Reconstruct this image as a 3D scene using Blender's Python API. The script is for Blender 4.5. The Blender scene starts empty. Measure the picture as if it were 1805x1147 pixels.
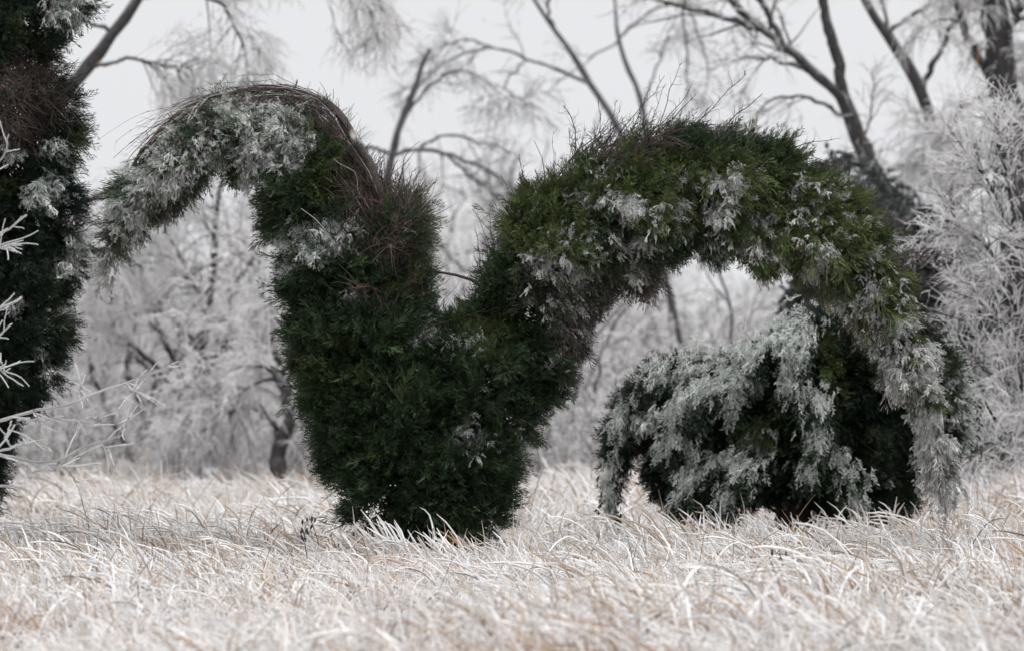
import bpy, math
import numpy as np

# ------------------------------------------------------------------ camera, sky, sun, exposure
scene = bpy.context.scene
LENS, SENS, PW = 200.0, 36.0, 1805.0
F = LENS / SENS * PW              # pixels per radian in the photograph
CAM_H, HORIZON = 1.1, 730.0       # camera height (m), horizon row in the photograph
D0 = 40.0                         # distance of the double-arched cedar
cam_d = bpy.data.cameras.new('camera')
cam = bpy.data.objects.new('camera', cam_d)
scene.collection.objects.link(cam)
scene.camera = cam
cam.location = (0, 0, CAM_H)
cam.rotation_euler = (math.radians(90), 0, 0)
cam_d.lens = LENS
cam_d.sensor_width = SENS
cam_d.shift_y = (HORIZON - 573.5) / PW
cam_d.clip_start = 0.5
cam_d.clip_end = 3000
cam_d.dof.use_dof = True
cam_d.dof.focus_distance = D0 - 2.0
cam_d.dof.aperture_fstop = 3.5

world = bpy.data.worlds.new('World')
scene.world = world
world.use_nodes = True
nt = world.node_tree
nt.nodes.clear()
SUN_EL, SUN_ROT = 78.0, 140.0
out = nt.nodes.new('ShaderNodeOutputWorld')
bg = nt.nodes.new('ShaderNodeBackground')
sky = nt.nodes.new('ShaderNodeTexSky')
sky.sky_type = 'NISHITA'
sky.sun_disc = False
sky.sun_elevation = math.radians(SUN_EL)
sky.sun_rotation = math.radians(SUN_ROT)
sky.dust_density = 6.0
hs = nt.nodes.new('ShaderNodeHueSaturation')
hs.inputs['Saturation'].default_value = 0.1
mx = nt.nodes.new('ShaderNodeMix')
mx.data_type = 'RGBA'
mx.inputs[0].default_value = 0.93          # the cloud layer hides nearly all of the clear sky
mx.inputs[7].default_value = (5.62, 5.66, 5.82, 1)
nt.links.new(sky.outputs[0], hs.inputs['Color'])
nt.links.new(hs.outputs[0], mx.inputs[6])
nt.links.new(mx.outputs[2], bg.inputs['Color'])
bg.inputs['Strength'].default_value = 0.1
nt.links.new(bg.outputs[0], out.inputs[0])

sun_d = bpy.data.lights.new('sun', 'SUN')
sun_d.energy = 1.5
sun_d.angle = math.radians(70)
sun_d.color = (1, 0.97, 0.93)
sun = bpy.data.objects.new('sun', sun_d)
scene.collection.objects.link(sun)
sun.rotation_euler = (math.radians(90 - SUN_EL), 0, math.radians(180 - SUN_ROT))

vs = scene.view_settings
vs.view_transform = 'Standard'
vs.look = 'None'
vs.exposure = 0.6
vs.gamma = 1.0
vs.use_curve_mapping = False
scene.cycles.use_denoising = True
scene.cycles.denoiser = 'OPENIMAGEDENOISE'
scene.cycles.denoising_input_passes = 'RGB_ALBEDO_NORMAL'
scene.cycles.denoising_prefilter = 'ACCURATE'
scene.cycles.max_bounces = 10
scene.cycles.diffuse_bounces = 8
scene.cycles.glossy_bounces = 2
scene.cycles.transmission_bounces = 6
scene.cycles.transparent_max_bounces = 8
scene.cycles.volume_bounces = 1

# ------------------------------------------------------------------ helpers
COL = scene.collection
rng = np.random.default_rng(7)


def P(px, py, d=D0):
    """photo pixel + distance -> world point"""
    px = np.asarray(px, float)
    py = np.asarray(py, float)
    d = np.asarray(d, float) + 0 * px
    return np.stack([(px - PW / 2) / F * d, d, CAM_H + (HORIZON - py) / F * d], -1)


def unit(v):
    return v / np.maximum(np.linalg.norm(v, axis=-1, keepdims=True), 1e-9)


def rnd_unit(n, r=None):
    r = r or rng
    return unit(r.normal(size=(n, 3)))


def spline(pts, n):
    """Catmull-Rom through pts, n samples evenly spread along it"""
    p = np.asarray(pts, float)
    if len(p) == 2:
        t = np.linspace(0, 1, n)[:, None]
        return p[0] * (1 - t) + p[1] * t
    q = np.vstack([2 * p[0] - p[1], p, 2 * p[-1] - p[-2]])
    res = []
    for i in range(len(p) - 1):
        a, b, c, d = q[i:i + 4]
        t = np.linspace(0, 1, 24, endpoint=False)[:, None]
        res.append(.5 * (2 * b + (c - a) * t + (2 * a - 5 * b + 4 * c - d) * t ** 2 + (3 * b - a - 3 * c + d) * t ** 3))
    s = np.vstack(res + [p[-1:]])
    L = np.r_[0, np.cumsum(np.linalg.norm(np.diff(s[:, :min(3, s.shape[1])], axis=0), axis=1))]
    u = np.linspace(0, L[-1], n)
    return np.stack([np.interp(u, L, s[:, k]) for k in range(s.shape[1])], 1)


class MB:
    """collects quads with a colour for each vertex and links them as one mesh"""

    def __init__(self):
        self.V, self.Q, self.C, self.n = [], [], [], 0

    def add(self, V, Q, C):
        V = V.reshape(-1, 3)
        self.V.append(V)
        self.Q.append(Q.reshape(-1, 4) + self.n)
        C = np.asarray(C, float)
        self.C.append(np.broadcast_to(C, (len(V), 3)) if C.ndim == 1 else C.reshape(-1, 3))
        self.n += len(V)
        return self

    def mesh(self, name, mat, smooth=True):
        V = np.vstack(self.V).astype(np.float32)
        Q = np.vstack(self.Q).astype(np.int32)
        C = np.vstack(self.C)
        me = bpy.data.meshes.new(name)
        me.vertices.add(len(V))
        me.vertices.foreach_set('co', V.ravel())
        me.loops.add(Q.size)
        me.loops.foreach_set('vertex_index', Q.ravel())
        me.polygons.add(len(Q))
        me.polygons.foreach_set('loop_start', np.arange(0, Q.size, 4, dtype=np.int32))
        me.polygons.foreach_set('loop_total', np.full(len(Q), 4, np.int32))
        me.polygons.foreach_set('use_smooth', np.full(len(Q), smooth))
        at = me.color_attributes.new('col', 'FLOAT_COLOR', 'POINT')
        at.data.foreach_set('color', np.hstack([np.clip(C, 0, 1), np.ones((len(C), 1))]).astype(np.float32).ravel())
        me.update(calc_edges=True)
        me.materials.append(mat)
        return me

    def build(self, name, mat, parent=None, smooth=True):
        o = bpy.data.objects.new(name, self.mesh(name, mat, smooth))
        COL.objects.link(o)
        if parent:
            attach(o, parent)
        return o


def world_loc(o):
    v = np.array(o.location)
    while o.parent:
        o = o.parent
        v = v + np.array(o.location)
    return v


def attach(o, parent):
    """parent a part whose mesh is in world coordinates (things are never rotated)"""
    o.parent = parent
    o.location = tuple(np.array(o.location) - world_loc(parent))


def tag(o, label, cat, group=None, kind=None):
    o['label'] = label
    if cat:
        o['category'] = cat
    if group:
        o['group'] = group
    if kind:
        o['kind'] = kind
    return o


def thing(name, label, cat, loc, group=None):
    o = bpy.data.objects.new(name, None)
    COL.objects.link(o)
    o.location = tuple(loc)
    o.empty_display_size = 0.2
    return tag(o, label, cat, group)


def tubes(paths, radii, sides=3):
    paths = np.asarray(paths, float)
    radii = np.asarray(radii, float)
    if paths.ndim == 2:
        paths, radii = paths[None], radii[None]
    N, K, _ = paths.shape
    T = unit(np.gradient(paths, axis=1))
    ref = np.where(np.abs(T[:, :1, 2:]) > .85, [[[1., 0, 0]]], [[[0, 0, 1.]]])
    U = unit(np.cross(T, np.broadcast_to(ref, T.shape)))
    W = np.cross(T, U)
    a = np.arange(sides) / sides * 2 * math.pi
    V = paths[:, :, None] + radii[:, :, None, None] * (np.cos(a)[:, None] * U[:, :, None] + np.sin(a)[:, None] * W[:, :, None])
    i = np.arange(N)[:, None, None] * K * sides
    k = np.arange(K - 1)[None, :, None] * sides
    s = np.arange(sides)[None, None]
    s2 = (s + 1) % sides
    Q = np.stack([i + k + s, i + k + s2, i + k + sides + s2, i + k + sides + s], -1)
    return V, Q


def rep(C, K, sides):
    """one colour per path -> per vertex"""
    return np.repeat(np.asarray(C, float), K * sides, axis=0)


def walk(start, dirs, length, K=6, droop=0.0, wob=0.1, r=None, pull=None):
    """N curved paths: start (N,3), dirs (N,3), length (N,)"""
    r = r or rng
    N = len(start)
    pts = [start]
    d = unit(dirs)
    step = (np.asarray(length) / (K - 1))[:, None]
    g = np.array([0, 0, -1.0]) if pull is None else pull
    for k in range(K - 1):
        pts.append(pts[-1] + d * step)
        d = unit(d + g * (np.asarray(droop).reshape(-1, 1) if np.ndim(droop) else droop) + r.normal(size=(N, 3)) * wob)
    return np.stack(pts, 1)


def sample_on(paths, radii, idx, t):
    K = paths.shape[1]
    f = t * (K - 1)
    i = np.minimum(f.astype(int), K - 2)
    w = (f - i)[:, None]
    p = paths[idx, i] * (1 - w) + paths[idx, i + 1] * w
    T = unit(paths[idx, i + 1] - paths[idx, i])
    rr = radii[idx, i] * (1 - w[:, 0]) + radii[idx, i + 1] * w[:, 0]
    return p, T, rr


def children(paths, radii, n, lens, ang, droop, wob, r, K=5, rfac=.6, tmin=.15, rmin=.004, up=0.0, taper=.25, rmax=1.0):
    idx = r.integers(0, len(paths), n)
    t = tmin + (1 - tmin) * r.random(n) ** .8
    p, T, rr = sample_on(paths, radii, idx, t)
    perp = unit(np.cross(T, rnd_unit(n, r)))
    a = np.radians(r.uniform(ang[0], ang[1], n))[:, None]
    d = unit(np.cos(a) * T + np.sin(a) * perp + np.array([0, 0, up]))
    L = r.uniform(lens[0], lens[1], n) * (1.15 - .6 * t)
    pa = walk(p, d, L, K, droop, wob, r)
    r0 = np.clip(rr * rfac, rmin, rmax)
    ra = r0[:, None] * np.linspace(1, taper, K)[None]
    return pa, ra


# ------------------------------------------------------------------ materials
def new_mat(name):
    m = bpy.data.materials.new(name)
    m.use_nodes = True
    t = m.node_tree
    b = t.nodes['Principled BSDF']
    return m, t, b


def colour_nodes(t, nscale, lo, hi, detail=3):
    """vertex colour 'col' times fine procedural variation"""
    a = t.nodes.new('ShaderNodeAttribute')
    a.attribute_name = 'col'
    tc = t.nodes.new('ShaderNodeTexCoord')
    n = t.nodes.new('ShaderNodeTexNoise')
    n.inputs['Scale'].default_value = nscale
    n.inputs['Detail'].default_value = detail
    mr = t.nodes.new('ShaderNodeMapRange')
    mr.inputs[1].default_value = .3
    mr.inputs[2].default_value = .7
    mr.inputs[3].default_value = lo
    mr.inputs[4].default_value = hi
    m = t.nodes.new('ShaderNodeMix')
    m.data_type = 'RGBA'
    m.blend_type = 'MULTIPLY'
    m.inputs[0].default_value = 1
    t.links.new(tc.outputs['Object'], n.inputs['Vector'])
    t.links.new(n.outputs['Fac'], mr.inputs[0])
    t.links.new(a.outputs['Color'], m.inputs[6])
    t.links.new(mr.outputs[0], m.inputs[7])
    return m.outputs[2]


def leaf_mat(name, rough, trans, nscale=9, lo=.65, hi=1.35, spec=.5, coat=0.0):
    m, t, b = new_mat(name)
    c = colour_nodes(t, nscale, lo, hi)
    t.links.new(c, b.inputs['Base Color'])
    b.inputs['Roughness'].default_value = rough
    b.inputs['Specular IOR Level'].default_value = spec
    b.inputs['Coat Weight'].default_value = coat
    b.inputs['Coat Roughness'].default_value = .08
    b.inputs['Coat IOR'].default_value = 1.31
    tr = t.nodes.new('ShaderNodeBsdfTranslucent')
    t.links.new(c, tr.inputs['Color'])
    ms = t.nodes.new('ShaderNodeMixShader')
    ms.inputs[0].default_value = trans
    t.links.new(b.outputs[0], ms.inputs[1])
    t.links.new(tr.outputs[0], ms.inputs[2])
    t.links.new(ms.outputs[0], t.nodes['Material Output'].inputs[0])
    return m


def bark_mat(name, nscale=30, lo=.5, hi=1.5, rough=.75):
    m, t, b = new_mat(name)
    c = colour_nodes(t, nscale, lo, hi, 6)
    t.links.new(c, b.inputs['Base Color'])
    b.inputs['Roughness'].default_value = rough
    n = t.nodes.new('ShaderNodeTexNoise')
    n.inputs['Scale'].default_value = nscale * 2.2
    n.inputs['Detail'].default_value = 5
    bp = t.nodes.new('ShaderNodeBump')
    bp.inputs['Strength'].default_value = .6
    bp.inputs['Distance'].default_value = .01
    t.links.new(n.outputs['Fac'], bp.inputs['Height'])
    t.links.new(bp.outputs[0], b.inputs['Normal'])
    return m


M_GREEN = leaf_mat('cedar_foliage', .55, .12, spec=.35)
M_ICE = leaf_mat('ice_on_foliage', .14, .35, 25, .8, 1.15, spec=.7, coat=1.0)


def instanced(m, name):
    """the same surface, its colour also multiplied by each spray's own"""
    c = m.copy()
    c.name = name
    t = c.node_tree
    a = [n for n in t.nodes if n.type == 'ATTRIBUTE'][0]
    tgt = [l.to_socket for l in t.links if l.from_node == a]
    b = t.nodes.new('ShaderNodeAttribute')
    b.attribute_type = 'INSTANCER'
    b.attribute_name = 'icol'
    mm = t.nodes.new('ShaderNodeMix')
    mm.data_type = 'RGBA'
    mm.blend_type = 'MULTIPLY'
    mm.inputs[0].default_value = 1
    t.links.new(a.outputs['Color'], mm.inputs[6])
    t.links.new(b.outputs['Color'], mm.inputs[7])
    for q in tgt:
        t.links.new(mm.outputs[2], q)
    n = [n for n in t.nodes if n.type == 'TEX_NOISE'][0]
    g = t.nodes.new('ShaderNodeNewGeometry')
    t.links.new(g.outputs['Position'], n.inputs['Vector'])
    return c


M_GREEN_I = instanced(M_GREEN, 'cedar_foliage_sprays')
M_ICE_I = instanced(M_ICE, 'iced_sprays')
M_COMB = leaf_mat('clear_ice_fingers', .1, .12, 25, .85, 1.1, spec=.7, coat=1.0)
M_TWIG = leaf_mat('brown_twigs', .6, .0, 20)
M_BARK = bark_mat('cedar_bark')
M_GBARK = bark_mat('grey_bark', 14)
M_ITWIG = leaf_mat('iced_twigs', .3, .0, 3, .85, 1.12, spec=.5, coat=.3)
M_GRASS = leaf_mat('iced_grass', .28, .3, 4, .85, 1.12, spec=.6, coat=.6)


def grass_mat():
    """ice-sheathed dead grass: straw colour shows through the ice in patches"""
    m = leaf_mat('iced_dead_grass', .22, .0, 4, .9, 1.1, spec=.6, coat=.6)
    t = m.node_tree
    a = [n for n in t.nodes if n.type == 'ATTRIBUTE'][0]
    tgt = [l.to_socket for l in t.links if l.from_node == a]
    g = t.nodes.new('ShaderNodeNewGeometry')
    n = t.nodes.new('ShaderNodeTexNoise')
    n.inputs['Scale'].default_value = .9
    n.inputs['Detail'].default_value = 4
    mr = t.nodes.new('ShaderNodeMapRange')
    mr.inputs[1].default_value = .57
    mr.inputs[2].default_value = .7
    mr.inputs[3].default_value = 0
    mr.inputs[4].default_value = .62
    mm = t.nodes.new('ShaderNodeMix')
    mm.data_type = 'RGBA'
    mm.blend_type = 'MULTIPLY'
    mm.inputs[7].default_value = (.8, .64, .52, 1)
    t.links.new(g.outputs['Position'], n.inputs['Vector'])
    t.links.new(n.outputs['Fac'], mr.inputs[0])
    t.links.new(mr.outputs[0], mm.inputs[0])
    t.links.new(a.outputs['Color'], mm.inputs[6])
    for s in tgt:
        t.links.new(mm.outputs[2], s)
    return m


M_GRASS = grass_mat()


def ground_mat():
    m, t, b = new_mat('frozen_litter')
    g = t.nodes.new('ShaderNodeNewGeometry')
    n = t.nodes.new('ShaderNodeTexNoise')
    n.inputs['Scale'].default_value = 14
    n.inputs['Detail'].default_value = 8
    r = t.nodes.new('ShaderNodeValToRGB')
    r.color_ramp.elements[0].position = .35
    r.color_ramp.elements[0].color = (.13, .1, .08, 1)
    r.color_ramp.elements[1].position = .62
    r.color_ramp.elements[1].color = (.6, .56, .53, 1)
    t.links.new(g.outputs['Position'], n.inputs['Vector'])
    t.links.new(n.outputs['Fac'], r.inputs['Fac'])
    t.links.new(r.outputs[0], b.inputs['Base Color'])
    b.inputs['Roughness'].default_value = .5
    bp = t.nodes.new('ShaderNodeBump')
    bp.inputs['Distance'].default_value = .03
    t.links.new(n.outputs['Fac'], bp.inputs['Height'])
    t.links.new(bp.outputs[0], b.inputs['Normal'])
    return m


# ------------------------------------------------------------------ ground
def ground_z(x, y):
    return .035 * np.sin(x * .9 + 1.3) * np.sin(y * .55) + .03 * np.sin(x * 2.3 + y * 1.1)


def make_ground():
    gy = np.r_[np.linspace(-20, 20, 9), np.linspace(22, 75, 107), np.linspace(80, 160, 17), np.linspace(200, 1500, 8)]
    gx = np.r_[np.linspace(-900, -60, 8), np.linspace(-50, -14, 10), np.linspace(-13, 13, 53), np.linspace(14, 50, 10), np.linspace(60, 900, 8)]
    X, Y = np.meshgrid(gx, gy)
    Z = ground_z(X, Y)
    V = np.stack([X, Y, Z], -1).reshape(-1, 3)
    nx = len(gx)
    i, j = np.meshgrid(np.arange(len(gy) - 1), np.arange(nx - 1), indexing='ij')
    a = i * nx + j
    Q = np.stack([a, a + 1, a + nx + 1, a + nx], -1)
    o = MB().add(V, Q, (.4, .37, .35)).build('ground', ground_mat())
    o['kind'] = 'structure'
    o['label'] = 'frozen meadow ground under matted ice covered grass'


make_ground()


# ------------------------------------------------------------------ foliage sprays
def spray_template(seed, nb=9, w=.05, sub=1, spread=(28, 58), side=.42):
    r = np.random.default_rng(seed)
    V, S = [], []

    def kite(b, d, L, wd):
        d = unit(d)
        s = unit(np.cross(d, unit(r.normal(size=3))))
        V.extend([b, b + d * L * .45 + s * wd, b + d * L, b + d * L * .45 - s * wd])
        S.extend([b[2], b[2] + .3, b[2] + .6, b[2] + .3])

    stem = walk(np.zeros((1, 3)), np.array([[r.normal() * .15, r.normal() * .15, 1.]]), np.array([1.]), 4, 0, .1, r)[0]
    for k in range(3):
        kite(stem[k], stem[k + 1] - stem[k], .36, w * .6)
    for i in range(nb):
        t = .05 + .88 * (i + r.random() * .6) / nb
        b = stem[0] + (stem[1] - stem[0]) * 0
        f = t * 3
        k = min(int(f), 2)
        b = stem[k] * (1 - f + k) + stem[k + 1] * (f - k)
        T = unit(stem[k + 1] - stem[k])
        a = math.radians(r.uniform(*spread))
        sd = 1 if i % 2 else -1
        perp = unit(np.array([sd, r.normal() * .5, 0]))
        d = unit(math.cos(a) * T + math.sin(a) * perp)
        L = side * (1.1 - .6 * t) * r.uniform(.7, 1.2)
        kite(b, d, L, w * r.uniform(.7, 1.1))
        for q in range(sub):
            m = b + d * L * r.uniform(.3, .6)
            kite(m, d * .8 + T * .5 + r.normal(size=3) * .45, L * .6, w * .8)
    V = np.array(V)
    return V, np.arange(len(V)).reshape(-1, 4), np.clip(np.array(S), 0, 1)


T_GREEN = [spray_template(100 + i, 14, .021, 2, (22, 52), .4) for i in range(10)]
T_WISP = [spray_template(200 + i, 12, .014, 2, (18, 42), .42) for i in range(6)]
T_FROST = [spray_template(300 + i, 13, .026, 2, (22, 58), .38) for i in range(8)]
T_BACK = [spray_template(450 + i, 6, .07, 0, (25, 60), .45) for i in range(6)]
T_FILL = [spray_template(400 + i, 5, .1, 0, (30, 75), .5) for i in range(6)]


def frames(d, r):
    z = unit(d)
    x = unit(np.cross(z, rnd_unit(len(z), r)))
    return np.stack([x, np.cross(z, x), z], -1)        # columns


def add_sprays(mb, tmpls, pos, d, scale, col, r, tip=.35):
    if len(pos) == 0:
        return
    R = frames(d, r)
    pick = r.integers(0, len(tmpls), len(pos))
    if isinstance(mb, Cloud):
        mb.put(tmpls, pos, R, scale, col, pick)
        return
    for k, (V, Q, S) in enumerate(tmpls):
        s = pick == k
        if not s.any():
            continue
        W = np.einsum('nij,vj->nvi', R[s] * scale[s][:, None, None], V) + pos[s][:, None]
        n = len(V)
        QQ = Q[None] + (np.arange(s.sum()) * n)[:, None, None]
        C = col[s][:, None] * (1 - tip * .5 + tip * S)[None, :, None]
        mb.add(W, QQ, C)


class Cloud:
    """tens of thousands of small sprays: one part, its sprays set out by geometry nodes"""

    def __init__(self):
        self.rows, self.tm = [], []

    def put(self, tmpls, pos, R, scale, col, pick):
        for k, t in enumerate(tmpls):
            s = pick == k
            if not s.any():
                continue
            i = next((j for j, u in enumerate(self.tm) if u is t), None)
            if i is None:
                i = len(self.tm)
                self.tm.append(t)
            self.rows.append((np.full(s.sum(), i), pos[s], R[s], scale[s], col[s]))

    def build(self, name, mat, parent, smooth=False):
        idx = np.concatenate([q[0] for q in self.rows])
        pos, R, scl, col = (np.concatenate([q[j] for q in self.rows]) for j in (1, 2, 3, 4))
        sy = np.clip(-R[:, 2, 0], -1, 1)
        rot = np.stack([np.arctan2(R[:, 2, 1], R[:, 2, 2]), np.arcsin(sy), np.arctan2(R[:, 1, 0], R[:, 0, 0])], 1)
        n = len(pos)
        me = bpy.data.meshes.new(name)
        me.vertices.add(n)
        me.vertices.foreach_set('co', pos.astype(np.float32).ravel())
        me.attributes.new('idx', 'INT', 'POINT').data.foreach_set('value', idx.astype(np.int32))
        me.attributes.new('rot', 'FLOAT_VECTOR', 'POINT').data.foreach_set('vector', rot.astype(np.float32).ravel())
        me.attributes.new('scl', 'FLOAT', 'POINT').data.foreach_set('value', scl.astype(np.float32))
        me.attributes.new('icol', 'FLOAT_VECTOR', 'POINT').data.foreach_set('vector', np.clip(col, 0, 1).astype(np.float32).ravel())
        me.materials.append(mat)
        o = bpy.data.objects.new(name, me)
        COL.objects.link(o)
        g = bpy.data.node_groups.new('sprays', 'GeometryNodeTree')
        g.interface.new_socket('Geometry', in_out='INPUT', socket_type='NodeSocketGeometry')
        g.interface.new_socket('Geometry', in_out='OUTPUT', socket_type='NodeSocketGeometry')
        gi, go = g.nodes.new('NodeGroupInput'), g.nodes.new('NodeGroupOutput')
        mp = g.nodes.new('GeometryNodeMeshToPoints')
        g.links.new(gi.outputs[0], mp.inputs[0])
        jn = g.nodes.new('GeometryNodeJoinGeometry')

        def attr(nm, typ):
            q = g.nodes.new('GeometryNodeInputNamedAttribute')
            q.data_type = typ
            q.inputs['Name'].default_value = nm
            return q.outputs[0]
        ai, ar, as_ = attr('idx', 'INT'), attr('rot', 'FLOAT_VECTOR'), attr('scl', 'FLOAT')
        for i, (V, Q, S) in enumerate(self.tm):
            src = bpy.data.objects.new('spray_source', MB().add(V, Q, np.repeat((.82 + .36 * S)[:, None], 3, 1)).mesh('spray', mat, False))
            oi = g.nodes.new('GeometryNodeObjectInfo')
            oi.inputs['Object'].default_value = src
            cp = g.nodes.new('FunctionNodeCompare')
            cp.data_type = 'INT'
            cp.operation = 'EQUAL'
            g.links.new(ai, cp.inputs[2])
            cp.inputs[3].default_value = i
            ip = g.nodes.new('GeometryNodeInstanceOnPoints')
            g.links.new(mp.outputs[0], ip.inputs['Points'])
            g.links.new(cp.outputs[0], ip.inputs['Selection'])
            g.links.new(oi.outputs['Geometry'], ip.inputs['Instance'])
            g.links.new(ar, ip.inputs['Rotation'])
            g.links.new(as_, ip.inputs['Scale'])
            g.links.new(ip.outputs[0], jn.inputs[0])
        g.links.new(jn.outputs[0], go.inputs[0])
        o.modifiers.new('sprays', 'NODES').node_group = g
        attach(o, parent)
        o['kind'] = 'stuff'
        return o


def noise2(x, y, f, seed):
    r = np.random.default_rng(seed)
    v = 0
    for k in range(7):
        a = r.uniform(0, 6.28)
        ff = f * r.uniform(.6, 1.7)
        v = v + np.sin((x * math.cos(a) + y * math.sin(a)) * ff + r.uniform(0, 6.28))
    return v / 2.6


def zone(px, py, zs):
    v = np.zeros_like(px)
    for z in zs:
        cx, cy, rx, ry = z[:4]
        s = z[4] if len(z) > 4 else 1.0
        q = ((px - cx) / rx) ** 2 + ((py - cy) / ry) ** 2
        v = np.maximum(v, s * np.clip(1.35 * (1 - q * .62), 0, 1))
    return v


class Shape:
    """an outline with its own depth: half thickness grows from the rim inwards"""

    def __init__(self, poly, holes=(), step=4, d=D0, E=170, Tmax=.62, seed=1):
        poly = np.array(poly, float)
        self.d, self.E, self.Tm, self.step, self.seed = d, E, Tmax, step, seed
        lo, hi = poly.min(0) - 8, poly.max(0) + 8
        gx, gy = np.arange(lo[0], hi[0], step), np.arange(lo[1], hi[1], step)
        X, Y = np.meshgrid(gx, gy)
        inside = np.zeros(X.shape, bool)
        dist = np.full(X.shape, 1e9)
        for pl in [poly] + [np.array(h, float) for h in holes]:
            a, b = pl, np.roll(pl, -1, 0)
            for (x0, y0), (x1, y1) in zip(a, b):
                c = (y0 > Y) != (y1 > Y)
                with np.errstate(divide='ignore', invalid='ignore'):
                    xi = (x1 - x0) * (Y - y0) / (y1 - y0) + x0
                inside ^= c & (X < xi)
                L2 = (x1 - x0) ** 2 + (y1 - y0) ** 2 + 1e-9
                t = np.clip(((X - x0) * (x1 - x0) + (Y - y0) * (y1 - y0)) / L2, 0, 1)
                dist = np.minimum(dist, np.hypot(X - x0 - t * (x1 - x0), Y - y0 - t * (y1 - y0)))
        self.e = np.where(inside, dist, 0)
        self.gy, self.gx = np.gradient(self.e, step)
        self.X, self.Y, self.inside = X, Y, inside

    def sample(self, n, r, dens=None, emin=10, shell=(.6, .22)):
        """returns px, py, world pos, outward normal, edge distance"""
        w = np.where(self.e > (emin(self.X, self.Y) if callable(emin) else emin), 1.0, 0)
        if dens is not None:
            w = w * np.clip(dens(self.X, self.Y), 0, 1)
        # rim cells stand for a curved-away surface: give them more
        w = w * (1 + 1.2 * np.exp(-self.e / 30))
        w = (w / w.sum()).ravel()
        c = r.choice(len(w), n, p=w)
        px = self.X.ravel()[c] + r.uniform(-.5, .5, n) * self.step
        py = self.Y.ravel()[c] + r.uniform(-.5, .5, n) * self.step
        e = self.e.ravel()[c]
        ox, oy = -self.gx.ravel()[c], -self.gy.ravel()[c]
        q = np.clip(e / self.E, 0, 1)
        sn = np.sqrt(1 - (1 - q) ** 2)
        clump = 1 + .22 * noise2(px, py, .05, self.seed) + .1 * noise2(px, py, .13, self.seed + 1)
        T = self.Tm * sn * clump
        u = r.random(n)
        side = np.where(u < shell[0], 1.0, np.where(u < shell[0] + shell[1], -1.0, 0.0))
        depth = np.where(side == 0, r.uniform(-.7, .7, n), side * (1 - .3 * r.random(n) ** 1.5))
        pos = P(px, py, self.d - T * depth)
        # keep the outline where it is although nearer points spread with perspective
        nrm = np.stack([ox * (1 - q), -depth * sn, -oy * (1 - q)], -1)
        nrm = unit(nrm + 1e-6)
        return px, py, pos, nrm, e, side


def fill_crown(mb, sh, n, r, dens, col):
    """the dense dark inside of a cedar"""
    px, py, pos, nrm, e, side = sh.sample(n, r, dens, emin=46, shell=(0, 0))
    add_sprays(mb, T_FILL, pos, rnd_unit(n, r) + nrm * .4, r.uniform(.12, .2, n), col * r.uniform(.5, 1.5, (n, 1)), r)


def ice_comb(seed):
    """a spray sheathed in ice: a drooping stem with dripping fingers"""
    r = np.random.default_rng(seed)
    mb = MB()
    for k in range(r.integers(3, 6)):
        st = walk(np.zeros((1, 3)), np.array([[1., r.normal() * .9, r.uniform(-.7, .5)]]), np.array([r.uniform(.06, .12)]), 6, .25, .2, r)
        ra = np.linspace(.0065, .005, 6)[None] * r.uniform(.8, 1.2)
        base = np.array([.66, .70, .67]) * r.uniform(.8, 1.1)
        V, Q = tubes(st, ra, 5)
        mb.add(V, Q, base)
        n = r.integers(6, 10)
        t = r.uniform(.1, 1, n)
        p, T, _ = sample_on(st, ra, np.zeros(n, int), t)
        d = unit(T * .6 + np.array([0, 0, -.7]) + r.normal(size=(n, 3)) * .5)
        f = walk(p, d, r.uniform(.015, .045, n), 4, .2, .3, r)
        fr = r.uniform(.004, .0068, n)[:, None] * np.array([[1, 1.05, .85, .15]])
        V, Q = tubes(f, fr, 5)
        mb.add(V, Q, rep(np.array([[.84, .86, .85]]) * r.uniform(.5, 1.15, (n, 1)), 4, 5))
    return mb


COMB_MB = [ice_comb(900 + i) for i in range(12)]
ICE_COMBS = [m.mesh('ice_comb', M_COMB) for m in COMB_MB]
T_COMB = [(np.vstack(m.V), np.vstack(m.Q), np.clip((np.vstack(m.C)[:, 1] - .5) * 1.6, 0, 1)) for m in COMB_MB[:8]]


def add_combs(cloud, pos, nrm, r, s0, s1, col):
    """iced fingers that keep hanging down whatever they grow from"""
    n = len(pos)
    yaw = np.arctan2(nrm[:, 1], nrm[:, 0]) + r.normal(size=n) * .7
    pit = r.uniform(-.3, .8, n)
    cy, sy, cp, sp = np.cos(yaw), np.sin(yaw), np.cos(pit), np.sin(pit)
    o = np.zeros(n)
    R = np.stack([np.stack([cy * cp, -sy, cy * sp], -1), np.stack([sy * cp, cy, sy * sp], -1), np.stack([-sp, o, cp], -1)], 1)
    cloud.put(T_COMB, pos, R, r.uniform(s0, s1, n), col, r.integers(0, len(T_COMB), n))


def place_combs(parent, pos, nrm, r, name='iced_spray', smin=.8, smax=1.4):
    base = world_loc(parent)
    for p, n in zip(pos, nrm):
        o = bpy.data.objects.new(name, ICE_COMBS[r.integers(0, len(ICE_COMBS))])
        COL.objects.link(o)
        o.parent = parent
        o.location = tuple(p - base)
        yaw = math.atan2(n[1], n[0]) + r.normal() * .7
        o.rotation_euler = (r.normal() * .3, r.uniform(-.2, .7), yaw)
        o.scale = (r.uniform(smin, smax),) * 3


def limb_px(pts, d, n=40, sides=8, wob=.0, r=None):
    """pts: (px, py, radius_px[, distance offset]) -> path, radii in metres"""
    a = np.array([list(p) + [0] * (4 - len(p)) for p in pts], float)
    s = spline(a, n)
    path = P(s[:, 0], s[:, 1], d + s[:, 3])
    if wob and r is not None:
        w = r.normal(size=path.shape) * wob
        w = (w + np.roll(w, 1, 0) + np.roll(w, -1, 0)) / 3
        w[0] = w[-1] = 0
        path = path + w
    return path, np.maximum(s[:, 2], .3) / F * d


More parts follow.
